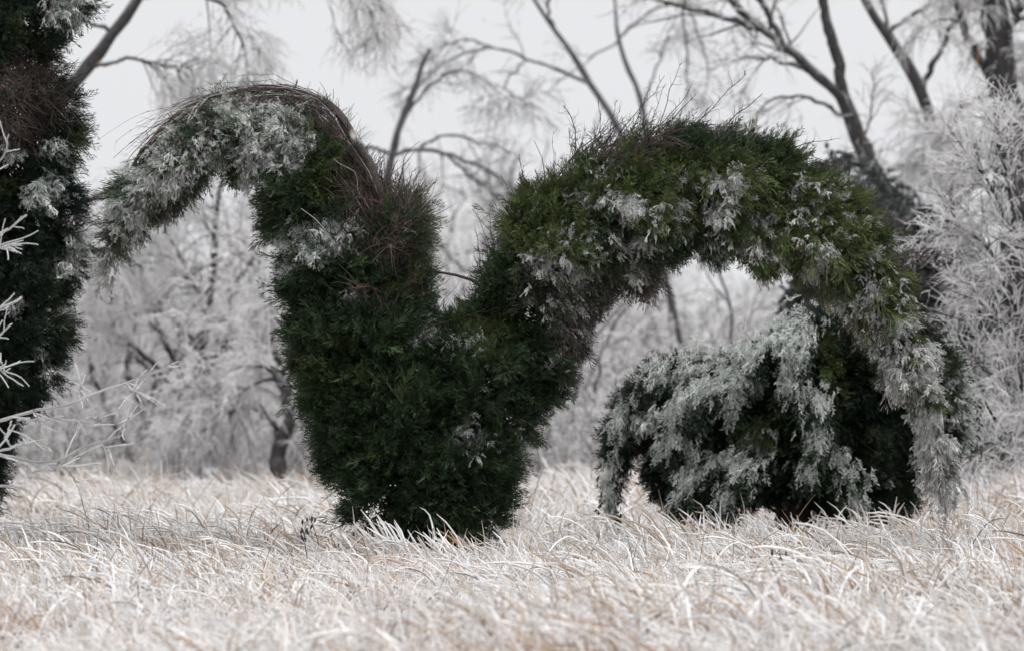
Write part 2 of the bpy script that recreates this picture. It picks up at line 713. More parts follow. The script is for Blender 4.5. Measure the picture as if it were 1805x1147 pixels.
# ------------------------------------------------------------------ the double-arched cedar
def main_cedar():
    r = np.random.default_rng(11)
    root = thing('arched_cedar', 'dark green cedar split into two tall leaders bowed over into arches by ice', 'tree', (P(765, 990)[0], D0, 0))
    # leaders
    Lp, Lr = limb_px([(735, 1014, 26), (722, 850, 24, -.05), (712, 700, 21, -.1), (700, 560, 18, -.2), (692, 470, 12, -.3), (680, 385, 11, -.35), (655, 305, 9.5, -.3),
                      (612, 225, 8, -.2), (565, 178, 6.8, -.1), (500, 156, 6, 0), (430, 158, 5.6, 0), (350, 184, 4.6, 0), (285, 226, 4.5, 0),
                      (236, 292, 3.5, 0), (203, 372, 2.6, 0), (183, 440, 2, 0), (172, 480, 1, 0)], D0, 90, wob=.012, r=r)
    Rp, Rr = limb_px([(795, 1014, 24), (812, 850, 22), (826, 700, 19), (842, 570, 16), (880, 440, 14, -.1), (960, 345, 12, -.1), (1060, 290, 11, 0), (1180, 268, 10),
                      (1300, 285, 9), (1420, 350, 8), (1520, 440, 7), (1600, 565, 5), (1648, 700, 4), (1668, 810, 2.5), (1666, 905, 1)], D0, 90, wob=.015, r=r)
    for pth, rad in ((Lp, Lr), (Rp, Rr)):
        V, Q = tubes(pth, rad, 9)
        rm_ = 1 + .1 * np.interp(np.arange(90), np.arange(0, 90, 3), r.normal(size=30))
        V, Q = tubes(pth, rad * rm_, 9)
        V += r.normal(size=V.shape) * (rad[None, :, None, None] * .13)
        red = np.exp(-((np.arange(90) - 66) / 9.0) ** 2)[:, None] if pth is Lp else np.zeros((90, 1))
        tcol = np.array([[.055, .042, .038]]) * (1 - red) + np.array([[.115, .068, .05]]) * red
        tcol = np.repeat(tcol, 9, axis=0) * r.uniform(.6, 1.4, (810, 1))
        gl = np.repeat((np.interp(np.arange(90), np.arange(0, 90, 2), r.normal(size=45)) > .75)[:, None], 9, 1).ravel() & (r.random(810) < .6)
        tcol[gl] = (.5, .5, .5)
        MB().add(V, Q, tcol).build('trunk', M_BARK, root)
    paths, rads = np.stack([Lp, Rp]), np.stack([Lr, Rr])

    poly = [(170, 505), (183, 445), (199, 385), (216, 320), (252, 270), (300, 225), (350, 195), (420, 178), (490, 178), (560, 195), (605, 230), (640, 290), (672, 320),
            (690, 350), (720, 322), (738, 352), (750, 395), (752, 440), (742, 495), (768, 566), (818, 568), (848, 490), (872, 412), (890, 365), (925, 340), (985, 310), (1040, 270),
            (1100, 235), (1180, 218), (1280, 230), (1380, 255), (1440, 288), (1510, 335), (1565, 402), (1606, 474), (1630, 524), (1650, 592), (1670, 680), (1680, 740), (1672, 800),
            (1667, 845), (1663, 890), (1655, 885), (1647, 845), (1630, 790), (1600, 735), (1550, 672), (1500, 600), (1470, 560), (1445, 525), (1400, 500), (1330, 478), (1260, 462), (1200, 460), (1165, 478),
            (1140, 520), (1115, 525), (1090, 510), (1060, 530), (1036, 575), (1006, 620), (988, 670), (968, 725), (948, 765), (918, 802), (904, 850), (892, 900), (892, 945), (862, 962), (835, 950), (805, 968), (770, 955), (735, 970), (700, 952), (668, 966),
            (640, 950), (616, 935), (598, 890), (575, 825), (548, 755), (525, 680), (512, 600), (506, 520), (496, 450), (480, 400), (468, 355), (446, 330),
            (415, 312), (365, 318), (325, 345), (283, 366), (244, 398), (208, 432), (180, 490)]
    sh = Shape(poly, E=165, Tmax=.6, seed=21)
    frost_z = [(330, 235, 85, 38), (262, 295, 62, 52), (400, 210, 75, 28), (470, 225, 60, 40), (500, 255, 45, 45), (455, 295, 38, 50), (225, 360, 32, 50, .7), (345, 285, 70, 22, .55), (400, 270, 40, 16, .8),
               (560, 420, 72, 36), (512, 450, 28, 36), (626, 524, 18, 14), (760, 590, 40, 24), (835, 610, 26, 22, .6), (818, 770, 34, 34, .8), (890, 770, 40, 26, .5),
               (968, 740, 22, 40, .7), (985, 600, 30, 30, .45), (1100, 360, 42, 20, .9), (980, 470, 60, 34, .55), (1015, 480, 25, 25, .8), (1288, 325, 13, 42, .95), (1262, 372, 26, 14, .8),
               (1130, 455, 100, 45, .42), (1205, 395, 40, 22, .5), (1385, 355, 40, 34, .5), (1440, 415, 55, 34, .55), (1310, 440, 80, 26, .4), (1500, 520, 70, 50, .6), (1580, 470, 40, 50, .5),
               (1530, 610, 50, 60, .7), (1610, 640, 55, 80, .75), (1640, 760, 60, 70, 1), (1655, 860, 26, 50, 1), (1600, 560, 40, 50, .65)]
    brown_z = [(625, 290, 42, 90), (648, 370, 44, 60, .9), (580, 235, 50, 30, .9), (500, 200, 80, 20, .8), (670, 450, 32, 60, .8), (732, 430, 50, 120, .95), (760, 540, 40, 30, .6), (690, 520, 40, 60, .4), (800, 540, 40, 30, .8),
               (1080, 265, 100, 36, .95), (1180, 228, 120, 28, .8), (1300, 240, 100, 22, .7), (960, 320, 50, 18, .5)]
    under_z = [(1010, 550, 55, 60), (1100, 495, 70, 45), (1200, 470, 80, 34), (1310, 480, 80, 26), (1420, 510, 50, 34), (1000, 640, 25, 60, .7), (960, 500, 40, 40, .6),
               (350, 345, 90, 24, .8), (215, 440, 40, 50, .35), (1490, 560, 50, 50, .8), (1560, 680, 50, 60, .8), (1640, 800, 50, 80, .9)]
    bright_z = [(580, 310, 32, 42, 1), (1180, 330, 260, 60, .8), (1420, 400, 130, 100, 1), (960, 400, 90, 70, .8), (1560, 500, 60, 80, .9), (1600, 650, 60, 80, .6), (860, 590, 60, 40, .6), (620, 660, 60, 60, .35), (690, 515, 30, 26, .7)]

    def dens(x, y):
        return np.clip(1 - .93 * zone(x, y, brown_z), .04, 1) * np.clip(1.05 + .5 * noise2(x, y, .06, 5), .25, 1)

    gap_z = [(905, 425, 34, 22), (885, 455, 24, 22), (900, 735, 50, 34, .9), (640, 915, 40, 36, .9), (850, 690, 24, 30, .9), (700, 880, 30, 30, .7), (880, 900, 26, 36, .9), (940, 560, 20, 26, .8)]
    dens0 = dens
    dens = lambda x, y: dens0(x, y) * (1 - .96 * np.clip(zone(x, y, gap_z) * (.7 + .8 * noise2(x, y, .16, 44)), 0, 1))
    N = 42000
    px, py, pos, nrm, e, side = sh.sample(N, r, dens, emin=lambda x, y: np.where((x < 240) | ((x > 1600) & (y > 770)), 7, np.clip(np.where((x > 1060) & (y > 420), 35, 20) + 10 * noise2(x, y, .07, 33), 9, 48)))
    # local run of the leaders, for the way the sprays point
    pp = np.vstack([Lp[25:], Rp[25:]])
    tt = np.vstack([np.gradient(Lp, axis=0)[25:], np.gradient(Rp, axis=0)[25:]])
    near = np.concatenate([np.argmin(((c[:, None, ::2] - pp[None, :, ::2]) ** 2).sum(-1), 1) for c in np.array_split(pos, 12)])
    flow = unit(tt[near])
    arch = np.clip((600 - py) / 120, 0, 1) + np.clip((px - 1000) / 100, 0, 1)
    arch = np.clip(arch, 0, 1)[:, None]
    d = nrm * 1.0 + np.array([0, 0, .35]) * (1 - arch) + arch * (flow * .55 + np.array([0, 0, -.5])) + r.normal(size=(N, 3)) * .38
    und = zone(px, py, under_z)
    d = d + np.array([0, 0, -1.2]) * und[:, None]
    body, brt, gry = np.array([.036, .064, .032]), np.array([.09, .118, .038]), np.array([.085, .072, .065])
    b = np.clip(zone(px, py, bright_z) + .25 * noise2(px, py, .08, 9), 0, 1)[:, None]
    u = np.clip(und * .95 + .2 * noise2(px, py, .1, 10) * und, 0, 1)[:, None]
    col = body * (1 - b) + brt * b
    col = col * (1 - u) + gry * u
    col = col * r.uniform(.6, 1.4, (N, 1)) * (1 + r.normal(size=(N, 3)) * .06)
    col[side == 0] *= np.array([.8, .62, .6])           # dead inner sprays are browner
    fz = zone(px, py, frost_z)
    fz = np.maximum(fz * 1.02, .34 * np.clip((px - 930) / 80, 0, 1) * np.clip((py - 290) / 60, 0, 1))
    fr = (fz + (.3 * noise2(px, py, .075, 12) + .5 * noise2(px, py, .17, 13)) * (fz > 0.05) > r.uniform(.5, 1.0, N)) & (side >= 0)
    gm, fm = Cloud(), Cloud()
    g = ~fr
    sc = r.uniform(.06, .18, N) * (1 + .25 * und) * np.where((px < 235) | ((px > 1600) & (py > 800)), .62, 1)
    gf, gb = g & (side > 0), g & (side <= 0)
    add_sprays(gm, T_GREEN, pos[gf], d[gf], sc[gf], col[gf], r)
    rb_ = gb & (e < 55)
    gb = gb & ~rb_
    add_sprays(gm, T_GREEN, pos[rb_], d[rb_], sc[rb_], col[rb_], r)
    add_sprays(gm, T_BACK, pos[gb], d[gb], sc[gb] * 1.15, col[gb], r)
    # wisps that break the outline
    tipz = zone(px, py, [(1650, 800, 70, 150, 1), (1600, 680, 70, 80, .8)]) > r.uniform(.2, 1, N)
    col[tipz] = np.array([.42, .42, .41]) * r.uniform(.5, 1.2, (tipz.sum(), 1))
    rim = np.where((e < 34) & g & ~((px > 1600) & (py > 820)))[0]
    rim = r.choice(rim, min(2600, len(rim)), replace=False)
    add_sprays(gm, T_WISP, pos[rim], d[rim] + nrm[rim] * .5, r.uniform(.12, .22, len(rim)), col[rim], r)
    nx, ny, np_, nn, ne, ns = sh.sample(420, r, lambda x, y: zone(x, y, [(735, 420, 42, 110)]), emin=6)
    add_sprays(gm, T_WISP, np_, nn * .6 + np.array([.2, 0, .25]) + r.normal(size=(420, 3)) * .5, r.uniform(.1, .2, 420), np.array([[.10, .115, .075]]) * r.uniform(.5, 1.5, (420, 1)), r)
    big = r.choice(np.where(g & (side > 0))[0], 700, replace=False)
    add_sprays(gm, T_WISP, pos[big], d[big], r.uniform(.18, .32, len(big)), col[big] * 1.15, r)
    fring = r.choice(np.where((und > .5) & (e < 60))[0], 1100)
    add_sprays(gm, T_WISP, pos[fring], np.array([0, 0, -1.]) + flow[fring] * .25 + r.normal(size=(len(fring), 3)) * .22, r.uniform(.1, .24, len(fring)), col[fring] * np.where(r.random((len(fring), 1)) < .35, 4.5, 1.3), r)
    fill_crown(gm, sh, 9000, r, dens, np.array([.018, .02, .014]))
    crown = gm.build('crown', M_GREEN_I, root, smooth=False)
    fcol = np.array([[.84, .87, .85]]) * r.uniform(.4, 1.15, (N, 1))
    k = np.where(fr)[0]
    for q in range(3):
        jit = r.normal(size=(len(k), 3)) * .03
        add_sprays(fm, T_FROST, pos[k] + nrm[k] * .02 + jit, d[k] + np.array([0, 0, -.3]) + r.normal(size=(len(k), 3)) * .4, r.uniform(.05, .1, len(k)), fcol[k] * r.uniform(.7, 1.1, (len(k), 1)), r)
    wz = np.clip(np.maximum(fz, .8 * und * (px > 900)), 0, 1) * (side > 0) * (noise2(px, py, .12, 14) > -.5) + 1e-9
    q = r.choice(N, 1900, p=wz ** 2 / (wz ** 2).sum())
    add_combs(fm, pos[q] + nrm[q] * .05, nrm[q] + flow[q] * .3, r, .4, .95, np.array([[.88, .9, .89]]) * r.uniform(.6, 1.1, (len(q), 1)))
    q = r.choice(np.where((e < 26) & (((px > 1480) & (py > 480)) | (und > .6)))[0], 420)
    add_combs(fm, pos[q], np.stack([nrm[q, 0], nrm[q, 1] * .3, nrm[q, 2]], -1), r, .5, 1.15, np.array([[.92, .93, .93]]) * r.uniform(.65, 1.05, (len(q), 1)))
    # strands dripping from the two tips
    for cx, cy, wx, k in ((1662, 850, 22, 26), (1638, 775, 15, 16), (182, 468, 9, 12)):
        sx, sy = cx + r.normal(size=k) * wx, cy + r.uniform(-40, 12, k)
        stp = walk(P(sx, sy, D0 + r.normal(size=k) * .08), np.array([[.05, 0, -1.]]) + r.normal(size=(k, 3)) * .15, r.uniform(.1, .3, k), 6, .1, .12, r)
        for j in range(6):
            add_combs(fm, stp[:, j], r.normal(size=(k, 3)), r, .3, .75 - .07 * j, np.array([[.86, .87, .87]]) * r.uniform(.6, 1.05, (k, 1)))
    ic = fm.build('ice_crust', M_ICE_I, crown, smooth=False)
    ic['kind'] = 'stuff'
    # the sprays thick with ice that can be told apart
    c = np.where(fr & (side > 0))[0]
    wc = np.clip(fz[c] - .25, .02, 1) ** 2
    c = r.choice(c, 290, replace=False, p=wc / wc.sum())
    place_combs(crown, pos[c] + nrm[c] * .04, nrm[c] + flow[c] * .4, r, smin=.45, smax=.95)

    # inner branches: the dark wood that holds the crown
    bm = MB()
    p1, r1 = children(paths, rads, 240, (.35, .8), (35, 75), .06, .12, r, K=7, rfac=.4, tmin=.12, rmin=.006, rmax=.014)
    keep = sh_inside(sh, p1)
    p1, r1 = p1[keep], r1[keep]
    bc = np.array([[.075, .05, .042]])
    V, Q = tubes(p1, r1, 5)
    bm.add(V, Q, rep(bc * r.uniform(.6, 1.5, (len(p1), 1)), 7, 5))
    p2, r2 = children(p1, r1, 2600, (.15, .4), (20, 60), .05, .18, r, K=5, rfac=.5, rmin=.003, rmax=.006)
    keep = sh_inside(sh, p2)
    p2, r2 = p2[keep], r2[keep]
    V, Q = tubes(p2, r2, 3)
    bm.add(V, Q, rep(bc * r.uniform(.6, 1.5, (len(p2), 1)), 5, 3))
    bm.build('branches', M_TWIG, root)

    # ribs sweeping down from the bare top of the left leader
    rm = MB()
    n = 150
    t = r.uniform(.60, .80, n)
    p, T, rr = sample_on(paths, rads, np.zeros(n, int), t)
    dd = unit(T + np.array([0, 0, -.75]) + r.normal(size=(n, 3)) * np.array([.22, .55, .22]))
    ribs = walk(p, dd, r.uniform(.25, .62, n), 7, .06, .1, r)
    rb = r.uniform(.006, .0105, n)[:, None] * np.linspace(1, .35, 7)[None]
    iced = (r.random(n) < .5)[:, None]
    cc = np.where(iced, np.array([[.45, .46, .46]]), np.array([[.06, .042, .038]])) * r.uniform(.7, 1.2, (n, 1))
    V, Q = tubes(ribs, rb, 5)
    rm.add(V, Q, rep(cc, 7, 5))
    for n, lo, hi, mx, o0, o1, w0, w1, fi in ((16, 26, 46, 62, .14, .42, .005, .0085, .2), (90, 30, 58, 72, .03, .3, .002, .0042, .25)):
        K = 14
        i0 = r.integers(lo, hi, n)
        i1 = np.minimum(i0 + r.integers(10, 28, n), mx)
        f = np.linspace(0, 1, K)[None]
        ii = i0[:, None] + (i1 - i0)[:, None] * f
        st = np.stack([np.interp(ii, np.arange(90), Lp[:, q]) for q in range(3)], -1)
        off = np.array([-.9, -.35, -.6]) + r.normal(size=(n, 3)) * np.array([.2, .6, .3])
        st = st + off[:, None] * (f[..., None] * r.uniform(o0, o1, (n, 1, 1))) + np.cumsum(r.normal(size=st.shape) * .011, axis=1)
        sr = r.uniform(w0, w1, n)[:, None] * np.linspace(1, .35, K)[None]
        V, Q = tubes(st, sr, 4)
        m = (r.random((n, 1)) < fi)
        rm.add(V, Q, rep(np.where(m, np.array([[.42, .42, .42]]), np.array([[.055, .038, .034]]) * r.uniform(.6, 1.6, (n, 1))), K, 4))
        c2, cr2 = children(st, sr, n * 5, (.05, .2), (20, 60), .08, .25, r, K=5, rfac=.7, rmin=.002, rmax=.0035)
        V, Q = tubes(c2, cr2, 3)
        rm.add(V, Q, rep(np.where(r.random((n * 5, 1)) < .3, np.array([[.42, .42, .42]]), np.array([[.06, .042, .038]])), 5, 3))
    # the purple-brown tangle of dead twigs inside the left arch and in the notch
    qx, qy, qp, qn, qe, qs = sh.sample(4000, r, lambda x, y: zone(x, y, [z if z[0] not in (732, 1080, 1180, 1300) else z[:4] + (.55,) for z in brown_z]) ** 1.5, emin=10, shell=(.5, .2))
    qp = qp + r.normal(size=qp.shape) * .03
    near2 = np.argmin(((qp[:, None, ::2] - pp[None, ::2, ::2]) ** 2).sum(-1), 1)
    qd = unit(tt[::2][near2]) * 1.0 + rnd_unit(len(qp), r) * .7
    tw = walk(qp, qd, r.uniform(.1, .36, len(qp)), 5, .03, .24, r)
    tr = r.uniform(.0022, .0042, len(qp))[:, None] * np.linspace(1, .4, 5)[None]
    tc = np.array([[.075, .05, .047]]) * r.uniform(.5, 1.7, (len(qp), 1))
    V, Q = tubes(tw, tr, 3)
    rm.add(V, Q, rep(tc, 5, 3))
    # long bare twigs arching over the top of the right leader
    n = 105
    t = r.uniform(.40, .80, n)
    p, T, rr = sample_on(paths, rads, np.ones(n, int), t)
    dd = unit(T * 1.0 + np.array([0, 0, .8]) + r.normal(size=(n, 3)) * np.array([.16, .35, .2]))
    tp = p + np.array([0, 0, .03]) + r.normal(size=(n, 3)) * np.array([.03, .14, .04])
    a1 = walk(tp, dd, r.uniform(.3, .75, n), 9, .08, .15, r)
    ar = r.uniform(.0035, .0065, n)[:, None] * np.linspace(1, .4, 9)[None]
    V, Q = tubes(a1, ar, 3)
    c1 = np.array([[.05, .038, .036]]) * r.uniform(.6, 1.4, (n, 1))
    rm.add(V, Q, rep(c1, 9, 3))
    a2, ar2 = children(a1, ar, 1500, (.05, .2), (25, 80), .0, .4, r, K=5, rfac=.6, tmin=.1, rmin=.002, rmax=.0035, up=.25)
    V, Q = tubes(a2, ar2, 3)
    rm.add(V, Q, rep(np.array([[.06, .045, .042]]) * r.uniform(.6, 1.5, (len(a2), 1)), 5, 3))
    # thin upright shoots on the outer side of the right leader above the notch
    n = 46
    p, T, rr = sample_on(paths, rads, np.ones(n, int), r.uniform(.24, .46, n))
    a3 = walk(p, unit(np.array([[-.25, 0, 1.]]) + T * .4 + r.normal(size=(n, 3)) * .3), r.uniform(.15, .5, n), 7, -.02, .16, r)
    r3 = r.uniform(.003, .0045, n)[:, None] * np.linspace(1, .4, 7)[None]
    V, Q = tubes(a3, r3, 3)
    rm.add(V, Q, rep(np.array([[.05, .04, .038]]) * r.uniform(.6, 1.5, (n, 1)), 7, 3))
    a4, r4 = children(a3, r3, 330, (.04, .14), (25, 70), .0, .25, r, K=4, rfac=.6, rmin=.002, rmax=.003, up=.2)
    V, Q = tubes(a4, r4, 3)
    rm.add(V, Q, rep(np.array([[.06, .045, .042]]) * r.uniform(.6, 1.5, (len(a4), 1)), 4, 3))
    tg = rm.build('bare_twigs', M_TWIG, root)
    tg['kind'] = 'stuff'
    # ice on the bare ribs of the left arch, and the dangling iced twig under it
    im = MB()
    k = r.choice(np.where(~iced[:, 0])[0], 40)
    V, Q = tubes(ribs[k] + np.array([0, 0, .004]), rb[k] * 1.1, 5)
    im.add(V, Q, (.5, .52, .52))
    dg, dr = limb_px([(292, 350, 1.2), (290, 385, 1.4), (292, 412, 2)], D0, 8)
    V, Q = tubes(dg, dr, 4)
    im.add(V, Q, (.5, .5, .5))
    dp, dpr = children(dg[None], dr[None], 14, (.03, .06), (40, 80), .2, .1, r, K=4, rfac=1, rmin=.006, rmax=.008)
    V, Q = tubes(dp, dpr, 4)
    im.add(V, Q, (.6, .6, .6))
    im.build('icicles', M_ICE, root)['kind'] = 'stuff'
    return root


def sh_inside(sh, paths, frac=.75):
    """paths whose far end stays within the outline"""
    p = paths[:, -1]
    px = p[:, 0] / p[:, 1] * F + PW / 2
    py = HORIZON - (p[:, 2] - CAM_H) / p[:, 1] * F
    ix = np.clip(((px - sh.X[0, 0]) / sh.step).astype(int), 0, sh.X.shape[1] - 1)
    iy = np.clip(((py - sh.Y[0, 0]) / sh.step).astype(int), 0, sh.X.shape[0] - 1)
    return sh.e[iy, ix] > 6


main_cedar()


# ------------------------------------------------------------------ the two other cedars
def cedar(name, label, d, trunk_pts, poly, holes, E, Tmax, seed, N, frost_z, brown_z, bright_z, body, brt, dirf, ncomb, nfill, frost_hang=.5, fs=(.05, .10), frost_col=(.62, .68, .65)):
    r = np.random.default_rng(seed)
    root = thing(name, label, 'tree', (P(trunk_pts[0][0], 990, d)[0], d, 0))
    tp, tr = limb_px(trunk_pts, d, 50, wob=.015, r=r)
    V, Q = tubes(tp, tr, 9)
    V += r.normal(size=V.shape) * (tr[None, :, None, None] * .08)
    MB().add(V, Q, (.06, .045, .038)).build('trunk', M_BARK, root)
    sh = Shape(poly, holes, d=d, E=E, Tmax=Tmax, seed=seed)

    def dens(x, y):
        return np.clip(1 - .9 * zone(x, y, brown_z), .04, 1) * np.clip(1.0 + .55 * noise2(x, y, .06, seed + 2), .2, 1) * np.where((x < -60) | (y < -80), .4, 1)

    px, py, pos, nrm, e, side = sh.sample(N, r, dens, emin=10)
    d3 = nrm + dirf(px, py) + r.normal(size=(N, 3)) * .4
    b = np.clip(zone(px, py, bright_z) + .3 * noise2(px, py, .07, seed + 4), 0, 1)[:, None]
    col = (np.array(body) * (1 - b) + np.array(brt) * b) * r.uniform(.55, 1.4, (N, 1))
    fz = zone(px, py, frost_z)
    fr = (fz + .5 * noise2(px, py, .06, seed + 5) * (fz > .05) > r.uniform(.35, 1.0, N)) & (side >= 0)
    gm, fm = Cloud(), Cloud()
    g = ~fr
    sc = r.uniform(.07, .16, N)
    gf, gb = g & (side > 0), g & (side <= 0)
    add_sprays(gm, T_GREEN, pos[gf], d3[gf], sc[gf], col[gf], r)
    rb_ = gb & (e < 50)
    gb = gb & ~rb_
    add_sprays(gm, T_GREEN, pos[rb_], d3[rb_], sc[rb_], col[rb_], r)
    add_sprays(gm, T_BACK, pos[gb], d3[gb], sc[gb] * 1.2, col[gb], r)
    rim = np.where((e < 30) & g)[0]
    rim = r.choice(rim, min(900, len(rim)), replace=False)
    add_sprays(gm, T_WISP, pos[rim], d3[rim] + nrm[rim] * .5, r.uniform(.12, .22, len(rim)), col[rim], r)
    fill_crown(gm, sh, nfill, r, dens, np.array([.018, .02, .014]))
    crown = gm.build('crown', M_GREEN_I, root, smooth=False)
    k = np.where(fr)[0]
    fcol = np.array([frost_col]) * r.uniform(.5, 1.2, (N, 1))
    if len(k):
        for q in range(2):
            add_sprays(fm, T_FROST, pos[k] + nrm[k] * .02 + r.normal(size=(len(k), 3)) * .03, d3[k] + np.array([0, 0, -frost_hang]) + r.normal(size=(len(k), 3)) * .3, r.uniform(fs[0], fs[1], len(k)), fcol[k] * r.uniform(.7, 1.1, (len(k), 1)), r)
        fm.build('ice_crust', M_ICE_I, crown, smooth=False)['kind'] = 'stuff'
        c = np.where(fr & (side > 0))[0]
        c = r.choice(c, min(ncomb, len(c)), replace=False)
        place_combs(crown, pos[c] + nrm[c] * .04, nrm[c], r, smin=.7, smax=1.2)
    bm = MB()
    p1, r1 = children(tp[None], tr[None], 90, (.4, 1.0), (35, 80), .06, .12, r, K=7, rfac=.35, tmin=.1, rmin=.006, rmax=.02)
    keep = sh_inside(sh, p1)
    p1, r1 = p1[keep], r1[keep]
    V, Q = tubes(p1, r1, 5)
    bm.add(V, Q, rep(np.array([[.07, .05, .042]]) * r.uniform(.6, 1.4, (len(p1), 1)), 7, 5))
    p2, r2 = children(p1, r1, 700, (.15, .4), (20, 60), .05, .18, r, K=5, rfac=.5, rmin=.003, rmax=.006)
    keep = sh_inside(sh, p2)
    p2, r2 = p2[keep], r2[keep]
    V, Q = tubes(p2, r2, 3)
    bm.add(V, Q, rep(np.array([[.07, .05, .045]]) * r.uniform(.6, 1.4, (len(p2), 1)), 5, 3))
    if brown_z:
        n = 2600
        qx, qy, qp, qn, qe, qs = sh.sample(n, r, lambda x, y: zone(x, y, brown_z) ** 1.3, emin=6, shell=(.6, .1))
        tw = walk(qp, rnd_unit(n, r) + np.array([.3, 0, -.5]), r.uniform(.1, .28, n), 5, .05, .25, r)
        V, Q = tubes(tw, r.uniform(.0025, .004, n)[:, None] * np.linspace(1, .4, 5)[None], 3)
        bm.add(V, Q, rep(np.array([[.07, .052, .045]]) * r.uniform(.5, 1.6, (n, 1)), 5, 3))
    bm.build('branches', M_TWIG, root)['kind'] = 'stuff'
    return root, crown, sh


cedar('tall_cedar', 'tall dark green cedar with a brown dead patch beside the drooping left arch tip', 41.2,
      [(-95, 1005, 30), (-80, 700, 26), (-60, 400, 22), (-45, 100, 16), (-40, -150, 10), (-35, -420, 3)],
      [(-30, -450), (40, -300), (95, -150), (140, -60), (158, 5), (150, 35), (112, 55), (88, 100), (105, 135), (140, 178), (140, 215), (142, 260), (118, 300), (138, 345), (148, 420), (150, 480),
       (128, 495), (110, 525), (128, 575), (118, 600), (95, 632), (118, 650), (76, 690), (34, 735), (0, 790), (4, 845), (-16, 885), (-40, 940), (-60, 985), (-180, 985), (-240, 900), (-290, 750),
       (-310, 550), (-300, 300), (-260, 60), (-180, -150), (-100, -330)], [], 170, .7, 31, 15000,
      [(100, 10, 28, 36, .9), (75, 285, 60, 34, .8), (90, 350, 60, 40, .5), (125, 450, 36, 36, .9), (105, 540, 36, 40, .55), (30, 540, 50, 24, .45), (20, 270, 40, 30, .5), (60, 610, 30, 20, .3)],
      [(40, 160, 75, 75, 1), (20, 220, 60, 40, .9), (135, 400, 25, 20, .6)],
      [(130, 250, 22, 40, 1), (20, 50, 60, 40, .4), (10, 310, 30, 30, .5)],
      (.015, .030, .020), (.055, .08, .028), lambda x, y: np.array([0, 0, -.25]), 70, 4500)


def small_dir(x, y):
    s = np.where(x < 1330, -1.0, .35)
    return np.stack([.5 * s, 0 * s - .2, -.55 + 0 * s], -1)


slump = cedar('slumped_cedar', 'low frosted cedar slumped into a mound behind the tip of the right arch', 45.0,
      [(1395, 1000, 36), (1398, 900, 32), (1400, 800, 28), (1415, 700, 20), (1440, 600, 10), (1455, 540, 4)],
      [(1082, 895), (1072, 850), (1070, 780), (1092, 715), (1118, 665), (1175, 640), (1255, 635), (1312, 648), (1335, 612), (1385, 572), (1432, 552), (1480, 562), (1550, 566), (1620, 575), (1685, 630),
       (1705, 700), (1692, 760), (1650, 790), (1600, 830), (1612, 900), (1560, 922), (1500, 945), (1455, 905), (1425, 870), (1365, 868), (1330, 885), (1285, 905), (1225, 905), (1185, 880), (1140, 865),
       (1150, 800), (1140, 780), (1118, 770), (1108, 810), (1100, 850)], [], 150, .75, 41, 18000,
      [(1110, 700, 60, 60, .5), (1200, 665, 110, 35, .6), (1290, 680, 60, 40, .5), (1400, 570, 80, 35, .7), (1260, 830, 60, 30, .4),
       (1460, 790, 40, 50, .3), (1690, 690, 26, 60, .7), (1590, 830, 60, 12, .4)],
      [], [(1440, 660, 55, 60, 1), (1380, 740, 70, 50, .6), (1320, 760, 40, 30, .4)],
      (.013, .024, .016), (.055, .078, .024), small_dir, 150, 6500, 1.0, (.06, .12), (.64, .69, .655))


def plumes(root, crown, d, limbs, seed):
    """drooping boughs: frosted above, dark green beneath"""
    r = np.random.default_rng(seed)
    fm = Cloud()
    for l in limbs:
        pa, ra = limb_px([(x, y, 3.2 - 2.4 * i / (len(l) - 1), z) for i, (x, y, z) in enumerate(l)], d, 30, wob=.02, r=r)
        b = MB()
        V, Q = tubes(pa, ra, 5)
        b.add(V, Q, (.06, .045, .04))
        n = 620
        p, T, _ = sample_on(pa[None], ra[None], np.zeros(n, int), r.uniform(.12, 1, n))
        tq = r.uniform(.08, 1, n)
        tq = tq[np.sin(tq * r.uniform(18, 30) + r.uniform(0, 6)) + r.normal(size=n) * .7 > -.55]
        n = len(tq)
        p, T, _ = sample_on(pa[None], ra[None], np.zeros(n, int), tq)
        off = r.normal(size=(n, 3)) * np.array([.07, .09, .06]) * (1.5 - tq)[:, None]
        dn = T * .7 + np.array([0, -.25, -.9]) + r.normal(size=(n, 3)) * .35
        top = np.mean([q[1] for q in l[:2]]) < 690
        g = r.random(n) < np.clip((.3 if top else .62) + 4.5 * -off[:, 2], .1, .95)
        c = np.array([[.02, .035, .02]]) * r.uniform(.5, 1.5, (n, 1))
        add_sprays(b, T_BACK, (p + off - np.array([0, -.05, .04]))[g], dn[g], r.uniform(.1, .2, n)[g], c[g], r)
        b.build('bough', M_GREEN, root, smooth=False)
        k = np.where(~g)[0]
        fc = np.array([[.76, .80, .775]]) * r.uniform(.5, 1.15, (n, 1))
        add_sprays(fm, T_FROST, (p + off * .8 + np.array([0, -.04, .02]))[k], (dn + T * .4)[k], r.uniform(.06, .16, n)[k], fc[k], r)
    fm.build('frost', M_ICE_I, root, smooth=False)['kind'] = 'stuff'


